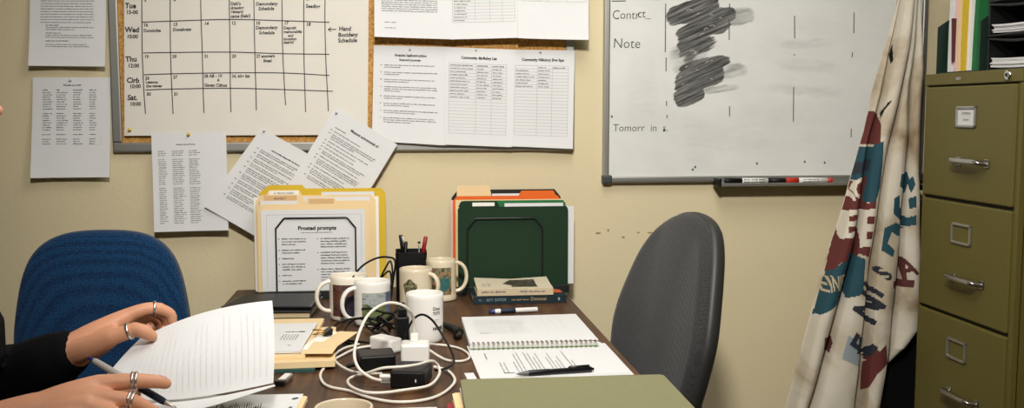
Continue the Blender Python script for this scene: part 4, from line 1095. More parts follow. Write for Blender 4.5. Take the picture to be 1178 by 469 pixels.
# ---------------------------------------------------------------- mugs
def mug(x, y, r, h, m, label, ang, picture=None, taper=0., hsize=1., hz=.5, inks=(), foot=0.):
    t = tag(empty('coffee_mug', (x, y, DZ)), label, 'mug')
    Mt = Matrix.Translation((x, y, DZ+.0005))
    ro = lambda z: r*(1-taper*(1-z/h))+ (foot*max(0, 1-z/(h*.16)) if foot else 0)
    th = .0042
    prof = [(0, .002), (r*.72*(1-taper), .002), (r*.78*(1-taper), 0), (ro(0)*.93, .0005), (ro(.004)*.985, .004)]
    prof += [(ro(h*k/10), max(.008, h*k/10)) for k in range(1, 10)]
    prof += [(ro(h), h-.002), (ro(h)-.0012, h-.0003), (ro(h)-th*.5, h), (ro(h)-th+.0008, h-.0005), (ro(h)-th, h-.003), (ro(h*.5)-th, h*.5), (ro(.01)-th, .012), (ro(0)*.7, .0075), (0, .0075)]
    b = MB().lathe(prof, m, 48, Mt)
    if picture:
        pm, a0, a1, za, zb = picture
        n, k = 28, 8
        def fn(u, v):
            a = R(a0+(a1-a0)*u); z = za+(zb-za)*v
            q_ = (r*(1-taper*(1-z/h))+.0005)
            return Vector((x+q_*math.cos(a), y+q_*math.sin(a), DZ+.0005+z))
        b.grid(fn, n, k, pm[0])
        for mm, c0, c1, zc0, zc1, wv in pm[1:]:
            def fn2(u, v):
                a = R(c0+(c1-c0)*u); z = zc0+(zc1-zc0)*v+(wv*math.sin(u*9)*(1-v))
                q_ = (r*(1-taper*(1-z/h))+.0009)
                return Vector((x+q_*math.cos(a), y+q_*math.sin(a), DZ+.0005+z))
            b.grid(fn2, n, k, mm)
    for vs, fs, ink in inks:
        P = []
        for u, v in vs:
            a = u/r; q_ = r*(1-taper*(1-v/h))+.0006
            P.append((x+q_*math.cos(a), y+q_*math.sin(a), DZ+v))
        b.add(P, fs, ink)
    part(b, 'body', t)
    # handle
    c, s = math.cos(R(ang)), math.sin(R(ang))
    zc = h*hz; hh = h*.34*hsize; out = r*.78*hsize
    pts = []
    for i in range(17):
        a = math.pi*(-.5+i/16)
        d = out*math.cos(a)**.8 if math.cos(a) > 0 else 0
        pts.append((x+c*(r-.004+d), y+s*(r-.004+d), DZ+zc+hh*math.sin(a)))
    part(MB().tube(pts, [.0062]+[.0052]*15+[.0062], m, 12, flat=1.35), 'handle', t)
    return t
mug(-.121, -.432, .0455, .106, 'ceramic', 'white mug with a dark brown picture panel, furthest left of the group', 196, (['print_brown', ('print_dark', -100, -60, .014, .060, .006)], -140, -20, .012, .088), hsize=1.0, hz=.54)
mB = mug(-.062, -.506, .0425, .104, 'ceramic_white', 'white mug with a green landscape picture, beside the brown-panelled mug', 200, (['print_hills', ('print_sky', -121, -44, .050, .0795, .005), ('print_blue', -42, -13, .03, .0795, .003)], -122, -12, .008, .080), hsize=1.05, hz=.50)
mug(.044, -.293, .0420, .098, 'ceramic_cream', 'cream mug with a round green emblem, in front of the pen cup', -32, None, hsize=.86, hz=.58)
mug(.112, -.215, .0400, .108, 'ceramic_cream', 'cream mug with a colourful garden picture and flared foot, nearest the right rack', 4, (['print_garden', ('print_teal', -100, -58, .03, .062, .004)], -128, -50, .018, .090), taper=.0, hsize=1.05, hz=.56, foot=.004)
it = []
for s, v, cp in (('Dou', .073, .0072), ('TSTS', .063, .0062)): it.append(text(s, R(-66)*.041, v, cp, 'ink', .02))
it += [bar(R(-64)*.041, .052, R(-44)*.041, .052, .0012, 'ink_faint'), bar(R(-64)*.041, .048, R(-48)*.041, .048, .0012, 'ink_faint')]
it += [text('HOME', R(-66)*.041, .030, .0068, 'ink', .05)]
mug(.056, -.692, .0410, .106, 'ceramic_white', 'plain white mug with small black lettering, at the front of the group of five', 62, None, taper=.05, hsize=.75, hz=.62, inks=it)
mug(-.077, -1.488, .0405, .0955, 'ceramic_cream', 'cream mug cut off by the bottom edge, nearest the camera', -80, None)
# round emblem printed on the cream mug (a plain leafy roundel)
em = MB()
def efn(u, v):
    a = 2*math.pi*u; rr = .0215*v*(1+.12*math.sin(5*a))
    du, dv = rr*math.cos(a)*.85, rr*math.sin(a)
    an = R(-112)+du/.042
    return Vector((.044+.0426*math.cos(an), -.293+.0426*math.sin(an), DZ+.052+dv))
em.grid(efn, 26, 5, 'print_emblem')
cm = [o for o in COL.objects if o.name.startswith('coffee_mug') and abs(o.location.x-.044) < 1e-3][0]
part(em, 'emblem', cm, 'green leafy roundel printed on the side')

# ---------------------------------------------------------------- pen cup and pens
px, py = .034, -.182
pc = tag(empty('pen_cup', (px, py, DZ)), 'black square desk cup full of pens behind the mugs', 'pen cup')
def rsq(h, rr, n=6):
    P = []
    for cx_, cy_, a0 in ((h-rr, h-rr, 0), (-h+rr, h-rr, 90), (-h+rr, -h+rr, 180), (h-rr, -h+rr, 270)):
        for i in range(n+1): a = R(a0+90*i/n); P.append((cx_+rr*math.cos(a), cy_+rr*math.sin(a)))
    return P
o_ = rsq(.040, .010); i_ = rsq(.0375, .008); n_ = len(o_)
vs = [(px+a, py+b, DZ+.0005) for a, b in o_]+[(px+a*1.04, py+b*1.04, DZ+.128-(.012 if b < -.02 and abs(a) < .02 else 0)) for a, b in o_]+[(px+a*1.04, py+b*1.04, DZ+.128-(.012 if b < -.02 and abs(a) < .02 else 0)) for a, b in i_]+[(px+a, py+b, DZ+.004) for a, b in i_]
fs = []
for L in range(3):
    for i in range(n_): fs.append((L*n_+i, L*n_+(i+1) % n_, (L+1)*n_+(i+1) % n_, (L+1)*n_+i))
fs += [tuple(range(n_))[::-1], tuple(range(3*n_, 4*n_))]
part(MB().add(vs, fs, 'black_plastic'), 'shell', pc)
part(MB().tube([(px+.030, py-.0425, DZ+.116), (px+.026, py-.0428, DZ+.10), (px+.010, py-.0425, DZ+.035)], .0016, 'black_satin', 6), 'front_seam', pc)
def pen(a, b, r, segs, label, name='pen', cat='pen', parts=None, group=None):
    """pen from a (tail) to b (tip); segs = [(part, material, t0, t1, [(t, radius)...])]"""
    a, b = Vector(a), Vector(b)
    t = tag(empty(name, a), label, cat, group)
    for pn, m, prof in segs:
        d = b-a
        mb = MB().tube([a+d*k for k, _ in prof], [max(rr*r, 1e-4) for _, rr in prof], m, 14)
        part(mb, pn, t)
    return t
def clip(t, a, b, off, t0, t1, m, r=.0012):
    a, b = Vector(a), Vector(b); d = b-a; o = Vector(off)
    part(MB().tube([a+d*t0, a+d*t0+o*1.1, a+d*t1+o, a+d*t1+o*.8], r, m, 6, flat=2), 'clip', t)
a, b = (px-.027, py+.006, DZ+.170), (px-.006, py-.004, DZ+.012)
t = pen(a, b, .0052, [('cap', 'black_satin', [(0, .8), (.02, 1.1), (.3, 1.15), (.32, 1)]), ('barrel', 'black_satin', [(.32, .95), (.95, .9), (1, .3)])], 'black capped pen leaning left in the desk cup')
clip(t, a, b, (.004, -.0055, .001), .02, .26, 'chrome')
a, b = (px-.013, py+.004, DZ+.152), (px-.022, py-.02, DZ+.012)
pen(a, b, .0046, [('barrel', 'black_plastic', [(0, .7), (.03, 1), (.95, .9), (1, .3)])], 'short black pen beside the black capped pen in the desk cup')
a, b = (px+.040, py+.004, DZ+.165), (px+.012, py-.004, DZ+.012)
t = pen(a, b, .0052, [('cap', 'pen_red', [(0, .7), (.02, 1.05), (.33, 1.1), (.34, .9)]), ('barrel', 'pen_red', [(.34, .95), (.95, .9), (1, .3)])], 'dark red pen leaning right in the desk cup')
clip(t, a, b, (-.004, -.005, 0), .02, .25, 'pen_red')
a, b = (px+.022, py+.012, DZ+.146), (px+.020, py+.008, DZ+.012)
pen(a, b, .0026, [('shaft', 'steel', [(0, .5), (.02, 1), (1, .8)]), ('knob', 'black_satin', [(-.035, .6), (-.025, 1.6), (-.005, 1.6), (.01, .9)])], 'thin dark-topped stick between the pens in the desk cup', name='letter_opener', cat='letter opener')

# ---------------------------------------------------------------- books
def book(name, label, x0, x1, y0, y1, z0, z1, cover, pages, spine=None, rz=0., inks=(), cov=(), bow=0.):
    c = Vector(((x0+x1)/2, (y0+y1)/2, z0))
    t = tag(empty(name, c), label, 'book')
    Mr = Matrix.Translation(c) @ Matrix.Rotation(rz, 4, 'Z') @ Matrix.Translation(-c)
    ct_ = .0014
    def topz(u, v): return bow*(v**2)*(.35+.65*abs(2*u-1))
    pg = MB().box((x0+.003, y0+.001, z0+ct_), (x1-.003, y1-.003, z1-ct_), pages, M=Mr)
    part(pg, 'pages', t)
    bk = MB().box((x0, y0, z0), (x1, y1, z0+ct_), cover, .0005, Mr)
    part(bk, 'back_cover', t)
    tp = MB()
    tp.grid(lambda u, v: Mr @ Vector((x0+(x1-x0)*u, y0+(y1-y0)*v, z1+topz(u, v))), 10, 8, cover)
    tp.grid(lambda u, v: Mr @ Vector((x0+(x1-x0)*u, y0+(y1-y0)*v, z1-ct_+topz(u, v))), 10, 8, cover, flip=True)
    for e0, e1 in (((0, 0), (1, 0)), ((1, 0), (1, 1)), ((1, 1), (0, 1)), ((0, 1), (0, 0))):
        vs = []
        for i in range(11):
            u = e0[0]+(e1[0]-e0[0])*i/10; v = e0[1]+(e1[1]-e0[1])*i/10
            vs += [Mr @ Vector((x0+(x1-x0)*u, y0+(y1-y0)*v, z1+topz(u, v))), Mr @ Vector((x0+(x1-x0)*u, y0+(y1-y0)*v, z1-ct_+topz(u, v)))]
        tp.add(vs, [(2*i, 2*i+1, 2*i+3, 2*i+2) for i in range(10)], cover)
    for vs, fs, ink in cov:
        tp.add([Mr @ Vector((x0+u, y0+v, z1+topz(u/(x1-x0), v/(y1-y0))+.0006)) for u, v in vs], fs, ink)
    part(tp, 'front_cover', t)
    sp = MB().box((x0, y0-.0012, z0), (x1, y0+.0005, z1), spine or cover, .0004, Mr)
    for vs, fs, ink in inks: sp.add([Mr @ Vector((x0+u, y0-.0019, z0+v)) for u, v in vs], fs, ink)
    part(sp, 'spine', t)
    return t
rbk = random.Random(21)
si = [text('EC', .014, .0085, .0048, 'text_silver', 0), text('ASTI  EATIOR', .034, .0078, .0070, 'text_silver', .0, sx=.85)] + words(rbk, .100, .148, .009, .0040, 'text_tan') + [text('Doonoai', .150, .0078, .0088, 'text_tan', .02, sx=.9)]
si += [([(.2245+.003*math.cos(a*1.05), .0105+.0045*math.sin(a*1.05)) for a in range(6)], [(0, 1, 2, 3, 4, 5)], 'text_silver')]
ci_ = [subdiv([(.212, .03), (.238, .03), (.238, .07), (.220, .085)], .02)+('cover_orange',)]
ci_ = [([(u, v) for u, v in ci_[0][0]], ci_[0][1], 'cover_orange')]
book('hardback_book', 'dark navy book lying at the bottom of the two-book stack', .192, .436, -.298, -.160, DZ+.0005, DZ+.0215, 'book_navy', 'page_white', inks=si, cov=ci_)
s2 = words(rbk, .012, .075, .0085, .0046, 'ink_soft') + words(rbk, .110, .178, .0085, .0042, 'ink_soft')
c2 = [text('JOLL', .012, .040, .020, 'ink_ghost', .02, rot=R(90), sx=.5)]
c2 = [subdiv([(.072, .066), (.094, .046), (.092, .022), (.160, .020), (.160, .112), (.094, .114)], .012)+('print_cover',)] + [text('TUOL', .026, .030, .010, 'ink_faint', 0, rot=R(90)), text('GRAESTE', .038, .030, .008, 'ink_faint', 0, rot=R(90))]
book('paperback_book', 'cream paperback with a picture on its cover, on top of the navy book', .203, .402, -.300, -.166, DZ+.0225, DZ+.0405, 'book_cream', 'page_block', 'book_spine_cream', R(-.6), s2, c2, bow=.008)

# ---------------------------------------------------------------- paper and pens on the right of the desk
a, b = (.344, -.409, DZ+.0065), (.221, -.425, DZ+.0065)
t = pen(a, b, .0062, [('barrel', 'pen_white', [(0, .8), (.02, 1), (.82, 1), (.88, .9)]), ('grip', 'pen_navy', [(.46, 1.01), (.47, 1.03), (.76, 1.03), (.77, 1.01)]), ('cap', 'pen_blue', [(.88, .92), (.99, .85), (1.0, .5)])], 'white highlighter pen with a blue cap lying behind the spiral notebook', name='highlighter', cat='highlighter')

nb = tag(empty('spiral_notebook', (.285, -.66, DZ)), 'open wire-bound notebook with white pages on the desk', 'notebook')
NX0, NX1, NY0, NY1 = .147, .422, -.795, -.515
def nmap(z, dx=0, dy=0, lift=0.): return lambda u, v: Vector((NX0+dx+u-.004*v/.28, NY0+dy+v, z+lift*(u/.275)*0))
nbk = MB().box((NX0, NY0, DZ+.0005), (NX1, NY1, DZ+.0025), 'notebook_green', .0006)
part(nbk, 'back_cover', nb)
pgm = MB()
for k in range(6): pgm.box((NX0+.002*rbk.random(), NY0+.004, DZ+.003+k*.0016), (NX1-.002*rbk.random(), NY1-.002*rbk.random(), DZ+.0045+k*.0016), 'page_white' if k % 2 else 'paper')
part(pgm, 'page_block', nb)
hand = []
for j in range(10):
    xx = .045+j*.020
    if rbk.random() < .8: hand += [bar(xx, .10, xx-.002, .235, .0012, 'ink_ghost')]
    if j in (0, 1): hand.append(bar(.03, .09+j*.012, .05, .09+j*.012, .0016, 'ink_faint'))
for r_ in range(9): hand += words(rbk, .025, .14, .225-r_*.016, .0040, 'ink_ghost')
W_ = NX1-NX0
tp = sheet_mesh(MB(), flat_map(NX0, NY0+.004, DZ+.0135, curl=.003), W_, .276, hand, 'paper', 8, 8)
part(tp, 'top_page', nb)
wr_ = MB()
nrings = 26
for i in range(nrings):
    xx = NX0+.008+(W_-.016)*i/(nrings-1)
    for dx in (-.0013, .0013):
        pts = [(xx+dx, NY0+.007+.0085*math.cos(a)*.9-.0075, DZ+.0085+.0078*math.sin(a)) for a in [R(-160+320*k/14) for k in range(15)]]
        wr_.tube(pts, .0007, 'copper_wire', 5)
part(wr_, 'wire_binding', nb)
pun = MB()
for i in range(nrings):
    xx = NX0+.008+(W_-.016)*i/(nrings-1)
    pun.box((xx-.0022, NY0+.008, DZ+.0139), (xx+.0022, NY0+.0125, DZ+.0146), 'ink_soft')
part(pun, 'punched_holes', nb)

rq = random.Random(31)
pi_ = []
def vwords(rg, y0, y1, x, h, ink, fr_=1.):
    o = []
    for vs, fs, k in words(rg, y0, y1, 0, h, ink, fr_): o.append(([(x-v, u) for u, v in vs], fs, k))
    return o
pi_ = []
for k, xx in enumerate((.052, .060, .080, .0875, .095, .110, .1175, .125, .1325, .150, .1575, .165, .1725, .190, .1975)):
    pi_ += vwords(rq, .03, .195, xx, .0028, 'ink_faint', rq.choice((.5, .95, .9, .7)))
pi_ += vwords(rq, .14, .19, .030, .0030, 'ink_soft') + [bar(.05, .03, .07, .031, .003, 'ink')]
sh = sheet_mesh(MB(), flat_map(.150, -1.02, DZ+.0012, rz=R(1.5), curl=.0), .290, .262, pi_, 'paper', 8, 8).build('document', loc=(.3, -.9, DZ))
tag(sh, 'white printed page lying between the spiral notebook and the olive folder', 'paper')
sh = sheet_mesh(MB(), flat_map(.152, -1.024, DZ+.0003, rz=R(.4)), .292, .262, [], 'paper', 4, 4).build('document', loc=(.3, -.9, DZ))
tag(sh, 'blank white sheet directly under the printed page beside the black pen', 'paper')
a, b = (.366, -1.000, DZ+.0075), (.218, -1.016, DZ+.0065)
t = pen(a, b, .0054, [('clicker', 'black_satin', [(-.03, .45), (-.028, .5), (0, .5)]), ('barrel', 'black_satin', [(0, .8), (.015, 1), (.55, 1), (.57, 1.1), (.82, 1.1), (.84, 1)]), ('nose', 'grey_plastic', [(.84, .95), (.95, .5), (.97, .3), (1, .12)])], 'black ballpoint pen lying on the printed page')
clip(t, a, b, (0, .001, .0062), .03, .30, 'black_satin', .0014)

# olive folder pile -----------------------------------------------------
def flat_folder(name, label, x0, x1, y0, y1, z, th, m, rz=0, group=None, tab=None, round_=.006, cat='folder', bend=0.):
    c = Vector(((x0+x1)/2, (y0+y1)/2, z)); t = tag(empty(name, c), label, cat, group)
    Mr = Matrix.Translation(c) @ Matrix.Rotation(rz, 4, 'Z') @ Matrix.Translation(-c)
    for k, (zz, nm) in enumerate(((z, 'back_leaf'), (z+th-.0012, 'front_leaf'))):
        P = [(x0, y0), (x1, y0), (x1, y1-round_), (x1-round_, y1), (x0+round_, y1), (x0, y1-round_)]
        if tab and k == 0: P = [(x0, y0), (x1, y0), (x1, y1-round_), (x1-round_, y1), (tab[1]+.006, y1), (tab[1], y1+tab[2]), (tab[0], y1+tab[2]), (tab[0]-.006, y1), (x0+round_, y1), (x0, y1-round_)]
        part(MB().prism(P, .0011, m, Mr @ Matrix.Translation((0, 0, zz))), nm, t)
    part(MB().box((x0, y0-.0011, z), (x1, y0, z+th), m, M=Mr), 'fold', t)
    return t
z = DZ
flat_folder('file_folder', 'black folder at the very bottom of the olive folder pile', .074, .425, -1.50, -1.215, z, .004, 'black_plastic', R(1.5)); z += .0045
flat_folder('file_folder', 'dark red folder low in the olive folder pile', .080, .43, -1.50, -1.21, z, .009, 'red_card', R(1)); z += .0095
flat_folder('file_folder', 'thick manila folder in the olive folder pile', .089, .43, -1.49, -1.195, z, .012, 'manila', R(.5)); z += .0125
paper_stack('paper_stack', 'white papers just under the olive folder, poking out at its right corner', .104, .452, -1.46, -1.19, z, 4, jit=.003, th=.002, seed=9); z += .0085
flat_folder('hanging_folder', 'olive green folder lying on top of the pile at the front of the desk', .100, .452, -1.49, -1.186, z, .010, 'olive_card', R(-1)); z += .0105
sheet = sheet_mesh(MB(), flat_map(.126, -1.02, DZ+.0004, R(4)), .018, .045, [], 'paper', 2, 2).build('sticky_note', loc=(.138, -1.0, DZ))
tag(sheet, 'small white paper tab on bare desk behind the olive folder', 'sticky note')

# ---------------------------------------------------------------- left of the desk
nt_ = tag(empty('notebook', (-.31, -.30, DZ)), 'closed black notebook with cream page edges in front of the left rack', 'notebook')
Mr = Matrix.Translation((-.315, -.335, 0)) @ Matrix.Rotation(R(-4), 4, 'Z')
part(MB().box((-.108, -.092, DZ+.003), (.108, .098, DZ+.0175), 'page_block', .002, Mr), 'pages', nt_)
part(MB().box((-.113, -.098, DZ+.0005), (.113, .102, DZ+.0028), 'black_satin', .001, Mr), 'back_cover', nt_)
part(MB().box((-.113, -.098, DZ+.0178), (.113, .102, DZ+.0200), 'black_satin', .001, Mr), 'front_cover', nt_)
tb = tag(empty('tablet', (-.36, -.30, DZ+.02)), 'thin black tablet lying on the black notebook', 'tablet')
Mr2 = Matrix.Translation((-.340, -.305, 0)) @ Matrix.Rotation(R(-3), 4, 'Z')
part(MB().prism([(-.085, -.088), (.135, -.105), (.135, .078), (-.062, .078)], .007, 'black_satin', Mr2 @ Matrix.Translation((0, 0, DZ+.0203)), .0015), 'body', tb)
part(MB().prism([(-.076, -.080), (.128, -.096), (.128, .070), (-.058, .070)], .0006, 'black_plastic', Mr2 @ Matrix.Translation((0, 0, DZ+.0271))), 'screen', tb)

z = DZ+.0005
flat_folder('file_folder', 'dark teal folder under the manila folders left of the cables', -.40, -.155, -.93, -.66, z, .006, 'teal_card', R(-3)); z += .0065
flat_folder('file_folder', 'lower manila folder with frayed papers beside the cable tangle', -.40, -.132, -.930, -.62, z, .012, 'manila', R(3)); z += .0125
flat_folder('file_folder', 'upper manila folder reaching furthest back beneath the clipped letter', -.42, -.176, -.900, -.545, z, .006, 'manila', R(-2)); z += .0065
di = []
for k in range(12): di += vwords(rq, .03+.01*(k % 3), .17, .07+.0085*k, .0028, 'ink_faint', rq.choice((.4, .9, .95)))
di += [bar(.205, .172, .217, .172, .007, 'ink')] + words(rq, .176, .204, .170, .006, 'ink_soft') + [bar(.20, .05, .206, .046, .005, 'ink_faint')]
for j in range(6): di += vwords(rq, .095, .16, .178+.006*j, .0026, 'ink_faint', .8)
tag(sheet_mesh(MB(), flat_map(-.425, -.875, z+.0050, R(-3)), .232, .262, di, 'paper', 6, 6).build('document', loc=(-.3, -.75, z)), 'white printed letter on the manila folder beside the binder clip', 'paper')
paper_stack('paper_stack', 'thin stack of white sheets under the printed letter', -.425, -.192, -.885, -.63, z, 3, th=.0014, jit=.003, seed=12)
# loose cream slips under the binder clip
for k, (xx, yy, rz_, w_, h_, lab) in enumerate(((-.198, -.855, R(-12), .060, .165, 'cream paper slip gripped by the binder clip'), (-.165, -.83, R(-16), .042, .135, 'cream paper slip with a torn right edge beside the binder clip'), (-.185, -.90, R(-6), .055, .10, 'cream slip nearest the white cable loop'))):
    m_ = flat_map(xx, yy, z+.0002+.0012*k, rz_)
    tag(sheet_mesh(MB(), m_, w_, h_, [], 'manila' if k else 'paper_cream', 3, 3).build('paper_slip', loc=m_(w_/2, h_/2)), lab, 'paper')
bcx, bcy = -.152, -.735
cl = tag(empty('binder_clip', (bcx, bcy, z)), 'small black binder clip with wire arms on the manila folder', 'binder clip')
Mc = Matrix.Translation((bcx, bcy, z+.004)) @ Matrix.Rotation(R(15), 4, 'Z')
part(MB().prism([(-.009, 0), (.009, .0), (.0105, .012), (.008, .013), (-.007, .004)], .026, 'black_satin', Mc @ Matrix.Translation((0, .013, 0)) @ Matrix.Rotation(R(90), 4, 'X')), 'spring_body', cl)
for s in (1, -1): part(MB().tube([Mc @ Vector(p) for p in [(-.007, -.008, .004+.002*s), (-.022, -.005, .006+.004*s), (-.030, 0, .006+.005*s), (-.022, .005, .006+.004*s), (-.007, .008, .004+.002*s)]], .0009, 'gold_wire', 6), 'wire_arm', cl)
us = tag(empty('usb_stick', (-.21, -.985, DZ)), 'silver and black memory stick lying beside the manila folders', 'memory stick')
Mu = Matrix.Translation((-.209, -.985, DZ+.0005)) @ Matrix.Rotation(R(78), 4, 'Z')
part(MB().box((-.034, -.009, 0), (.012, .009, .009), 'aluminium', .002, Mu).box((-.032, -.006, .0091), (.010, .006, .0098), 'white_plastic', .0003, Mu), 'body', us)
part(MB().box((-.046, -.0095, 0), (-.033, .0095, .0095), 'black_satin', .002, Mu), 'cap', us)

# paper pile under the hands
z = DZ+.0005
paper_stack('paper_stack', 'deep ragged pile of papers under the writing hands', -.43, -.160, -1.52, -1.235, z, 14, th=.0021, jit=.006, seed=14, paper='page_white'); z += 14*.0021+.0005
flat_folder('file_folder', 'manila folder on the paper pile under the writing hands, lower of two', -.43, -.150, -1.52, -1.246, z, .006, 'manila', R(2)); z += .0065
flat_folder('file_folder', 'manila folder on the paper pile under the writing hands, upper of two', -.435, -.154, -1.52, -1.238, z, .006, 'manila', R(-3)); z += .0065
pd = [bar(.235, .205, .243, .212, .006, 'ink'), bar(.237, .158, .241, .162, .005, 'ink')]
mp_ = flat_map(-.415, -1.46, z+.0006, R(-3))
tag(sheet_mesh(MB(), mp_, .248, .236, pd, 'paper', 6, 6).build('document', loc=mp_(.12, .12)), 'white page with a small black mark on top of the pile under the hands', 'paper')
pst = []
for k in range(58):
    xx = .020+k*.0035
    pst.append(bar(xx, .02, xx, .165+.01*math.sin(k), rq.choice((.0008, .0014, .0022)), 'ink_dark' if rq.random() < .6 else 'ink_soft'))
mp_ = flat_map(-.425, -1.470, z+.0022, R(3))
tag(sheet_mesh(MB(), mp_, .226, .185, pst, 'paper', 6, 6).build('document', loc=mp_(.1, .1)), 'page printed with dense black stripes, under the lifted white sheet', 'paper')
PILE_Z = z+.004
tag(sheet_mesh(MB(), flat_map(-.026, -1.46, DZ+.0004, R(-1)), .084, .272, [], 'paper', 3, 3).build('document', loc=(.016, -1.3, DZ)), 'narrow white sheet beside the nearest cream mug at the bottom edge', 'paper')

# ---------------------------------------------------------------- chargers and cables
def adapter(name, label, c, rz, L, W, H, m, cat='power adapter', bev=.004, led=False):
    t = tag(empty(name, (c[0], c[1], DZ)), label, cat)
    Mr = Matrix.Translation((c[0], c[1], c[2])) @ Matrix.Rotation(rz, 4, 'Z')
    part(MB().box((-L/2, -W/2, 0), (L/2, W/2, H), m, bev, Mr), 'case', t)
    return t, Mr
tA, MA = adapter('power_adapter', 'black power adapter with white plugs, nearest the camera in the tangle', (.022, -1.035, DZ+.0005), R(-12), .064, .080, .032, 'black_plastic')
part(MB().box((.014, -.0406, .012), (.0165, -.0398, .018), 'pin_clear', .0005, MA), 'indicator_light', tA)
for k, zz in enumerate((.020, .009)): part(MB().tube([MA @ Vector((-.032, -.030+.010*k, zz)), MA @ Vector((-.052, -.032+.010*k, zz))], .0048, 'white_plastic', 10), 'plug', tA, 'white plug')
tB, MBx = adapter('power_adapter', 'black power adapter further back left in the cable tangle', (-.045, -.918, DZ+.0005), R(8), .070, .064, .032, 'black_plastic')
part(MB().tube([MBx @ Vector((-.034, -.01, .014)), MBx @ Vector((-.058, -.02, .012))], .0045, 'black_rubber', 10), 'plug', tB)
tC, MC = adapter('usb_charger', 'white charger block with a plug standing in its top', (.032, -.868, DZ+.0005), R(-3), .057, .046, .038, 'white_plastic', 'charger', .005)
part(MB().box((-.010, .002, .038), (.006, .014, .054), 'white_plastic', .002, MC), 'plug', tC)
tD, MD = adapter('usb_charger', 'white flat charger box between the black plug and the landscape mug', (-.028, -.778, DZ+.0005), R(-48), .066, .036, .030, 'white_plastic', 'charger', .005)
tE = tag(empty('plug_adapter', (.012, -.775, DZ)), 'black plug standing upright among the cables before the white mug', 'power adapter')
ME = Matrix.Translation((.006, -.772, DZ+.0005)) @ Matrix.Rotation(R(10), 4, 'Z')
part(MB().box((-.014, -.012, 0), (.014, .012, .072), 'black_plastic', .004, ME), 'case', tE)
part(MB().box((-.009, -.009, .072), (.010, .009, .090), 'black_plastic', .003, ME), 'head', tE)
part(MB().tube([ME @ Vector((.0, .0, .09)), ME @ Vector((.004, 0, .10))], .004, 'black_rubber', 8), 'strain_relief', tE)
tF = tag(empty('cable_plug', (.118, -.62, DZ)), 'black barrel plug lying on the desk right of the white mug', 'plug')
part(MB().tube(smooth_path([(.094, -.57, DZ+.012), (.110, -.60, DZ+.011), (.128, -.635, DZ+.010), (.134, -.662, DZ+.009)], 4), [.006, .006, .006, .0065, .0075, .008, .0085, .009, .009, .0095, .0095, .009, .008], 'black_rubber', 12, flat=1.1), 'grip', tF)
part(MB().tube(smooth_path([(.134, -.66, DZ+.009), (.132, -.685, DZ+.008), (.122, -.700, DZ+.007)], 4), .006, 'black_satin', 10), 'tip', tF)

WCG, BCG = 'white cables in the tangle', 'black cables in the tangle'
def cable(name, label, pts, r, m, group, closed=False, ends=None):
    o = MB().tube(smooth_path(pts, 6, closed), r, m, 10, closed=closed).build(name, loc=pts[0])
    return tag(o, label, 'cable', group)
W1 = [(.030, -.860, DZ+.054), (.030, -.862, .812), (.028, -.872, .830), (.019, -.895, .850), (.002, -.910, .864), (-.020, -.920, .869), (-.041, -.940, .865), (-.059, -.960, .853), (-.071, -.990, .835), (-.080, -1.030, .812), (-.080, -1.060, .795), (-.070, -1.075, .778), (-.050, -1.078, .764), (-.033, -1.072, .757)]
cable('charging_cable', 'white cable arching high over the tangle from the charger plug', W1, .0029, 'white_cable', WCG)
W2 = [(-.042, -.775, .752), (-.086, -.766, .745), (-.114, -.816, .744), (-.138, -.877, .743), (-.149, -.956, .743), (-.141, -1.019, .743), (-.123, -1.056, .743), (-.089, -1.083, .743), (-.053, -1.130, .743), (-.012, -1.160, .743), (.030, -1.160, .743), (.065, -1.135, .743), (.090, -1.085, .743), (.102, -1.03, .743), (.092, -.968, .744), (.066, -.950, .748)]
cable('charging_cable', 'white cable making the widest loop, round the whole front of the tangle', W2, .0028, 'white_cable', WCG)
W3 = [(-.033, -1.035, .760), (-.056, -1.010, .754), (-.090, -.972, .7495), (-.116, -.921, .7495), (-.128, -.875, .7495), (-.128, -.842, .752), (-.112, -.792, .752), (-.085, -.745, .748)]
cable('charging_cable', 'white cable running back from the near adapter around the rear one', W3, .0026, 'white_cable', WCG)
W4 = [(-.085, -1.020, .752), (-.060, -1.05, .765), (-.031, -1.070, .779), (.004, -1.075, .782), (.033, -1.055, .780), (.060, -1.020, .777), (.073, -1.005, .762), (.072, -1.040, .755), (.052, -1.090, .7500), (.008, -1.112, .7495), (-.030, -1.125, .7495), (-.061, -1.118, .7500), (-.085, -1.085, .7505), (-.094, -1.045, .7505)]
cable('charging_cable', 'white cable looped over the top of the near black adapter', W4, .0027, 'white_cable', WCG, closed=True)
W5 = [(.060, -.775, .752), (.102, -.762, .744), (.128, -.790, .743), (.141, -.837, .743), (.139, -.874, .743), (.122, -.893, .743), (.096, -.883, .743), (.080, -.866, .747), (.060, -.863, .760)]
cable('charging_cable', 'white cable curling out to the right past the white mug', W5, .0025, 'white_cable', WCG)
B1 = [(-.123, -.395, .765), (-.120, -.395, .80), (-.115, -.395, .825), (-.100, -.385, .848), (-.080, -.370, .864), (-.052, -.350, .874), (-.027, -.325, .872), (-.008, -.29, .856), (-.014, -.25, .80), (-.022, -.25, .745)]
cable('power_cable', 'black cord arching out of the brown-panelled mug towards the pen cup', B1, .0026, 'black_rubber', BCG)
B2 = [(.010, -.790, .752), (.019, -.815, .795), (.032, -.825, .818), (.048, -.835, .827), (.066, -.855, .820), (.083, -.880, .799), (.100, -.905, .772), (.106, -.930, .755), (.098, -.96, .7515), (.082, -.985, .7515), (.066, -.995, .753)]
cable('power_cable', 'black cord looping in front of the plain white mug', B2, .0024, 'black_rubber', BCG)
B3 = [(-.028, -.712, .750), (-.040, -.735, .745), (-.063, -.760, .744), (-.095, -.735, .744), (-.130, -.670, .744), (-.148, -.605, .748), (-.140, -.565, .756), (-.113, -.561, .764), (-.085, -.578, .768), (-.056, -.630, .768), (-.036, -.672, .762), (-.022, -.70, .756)]
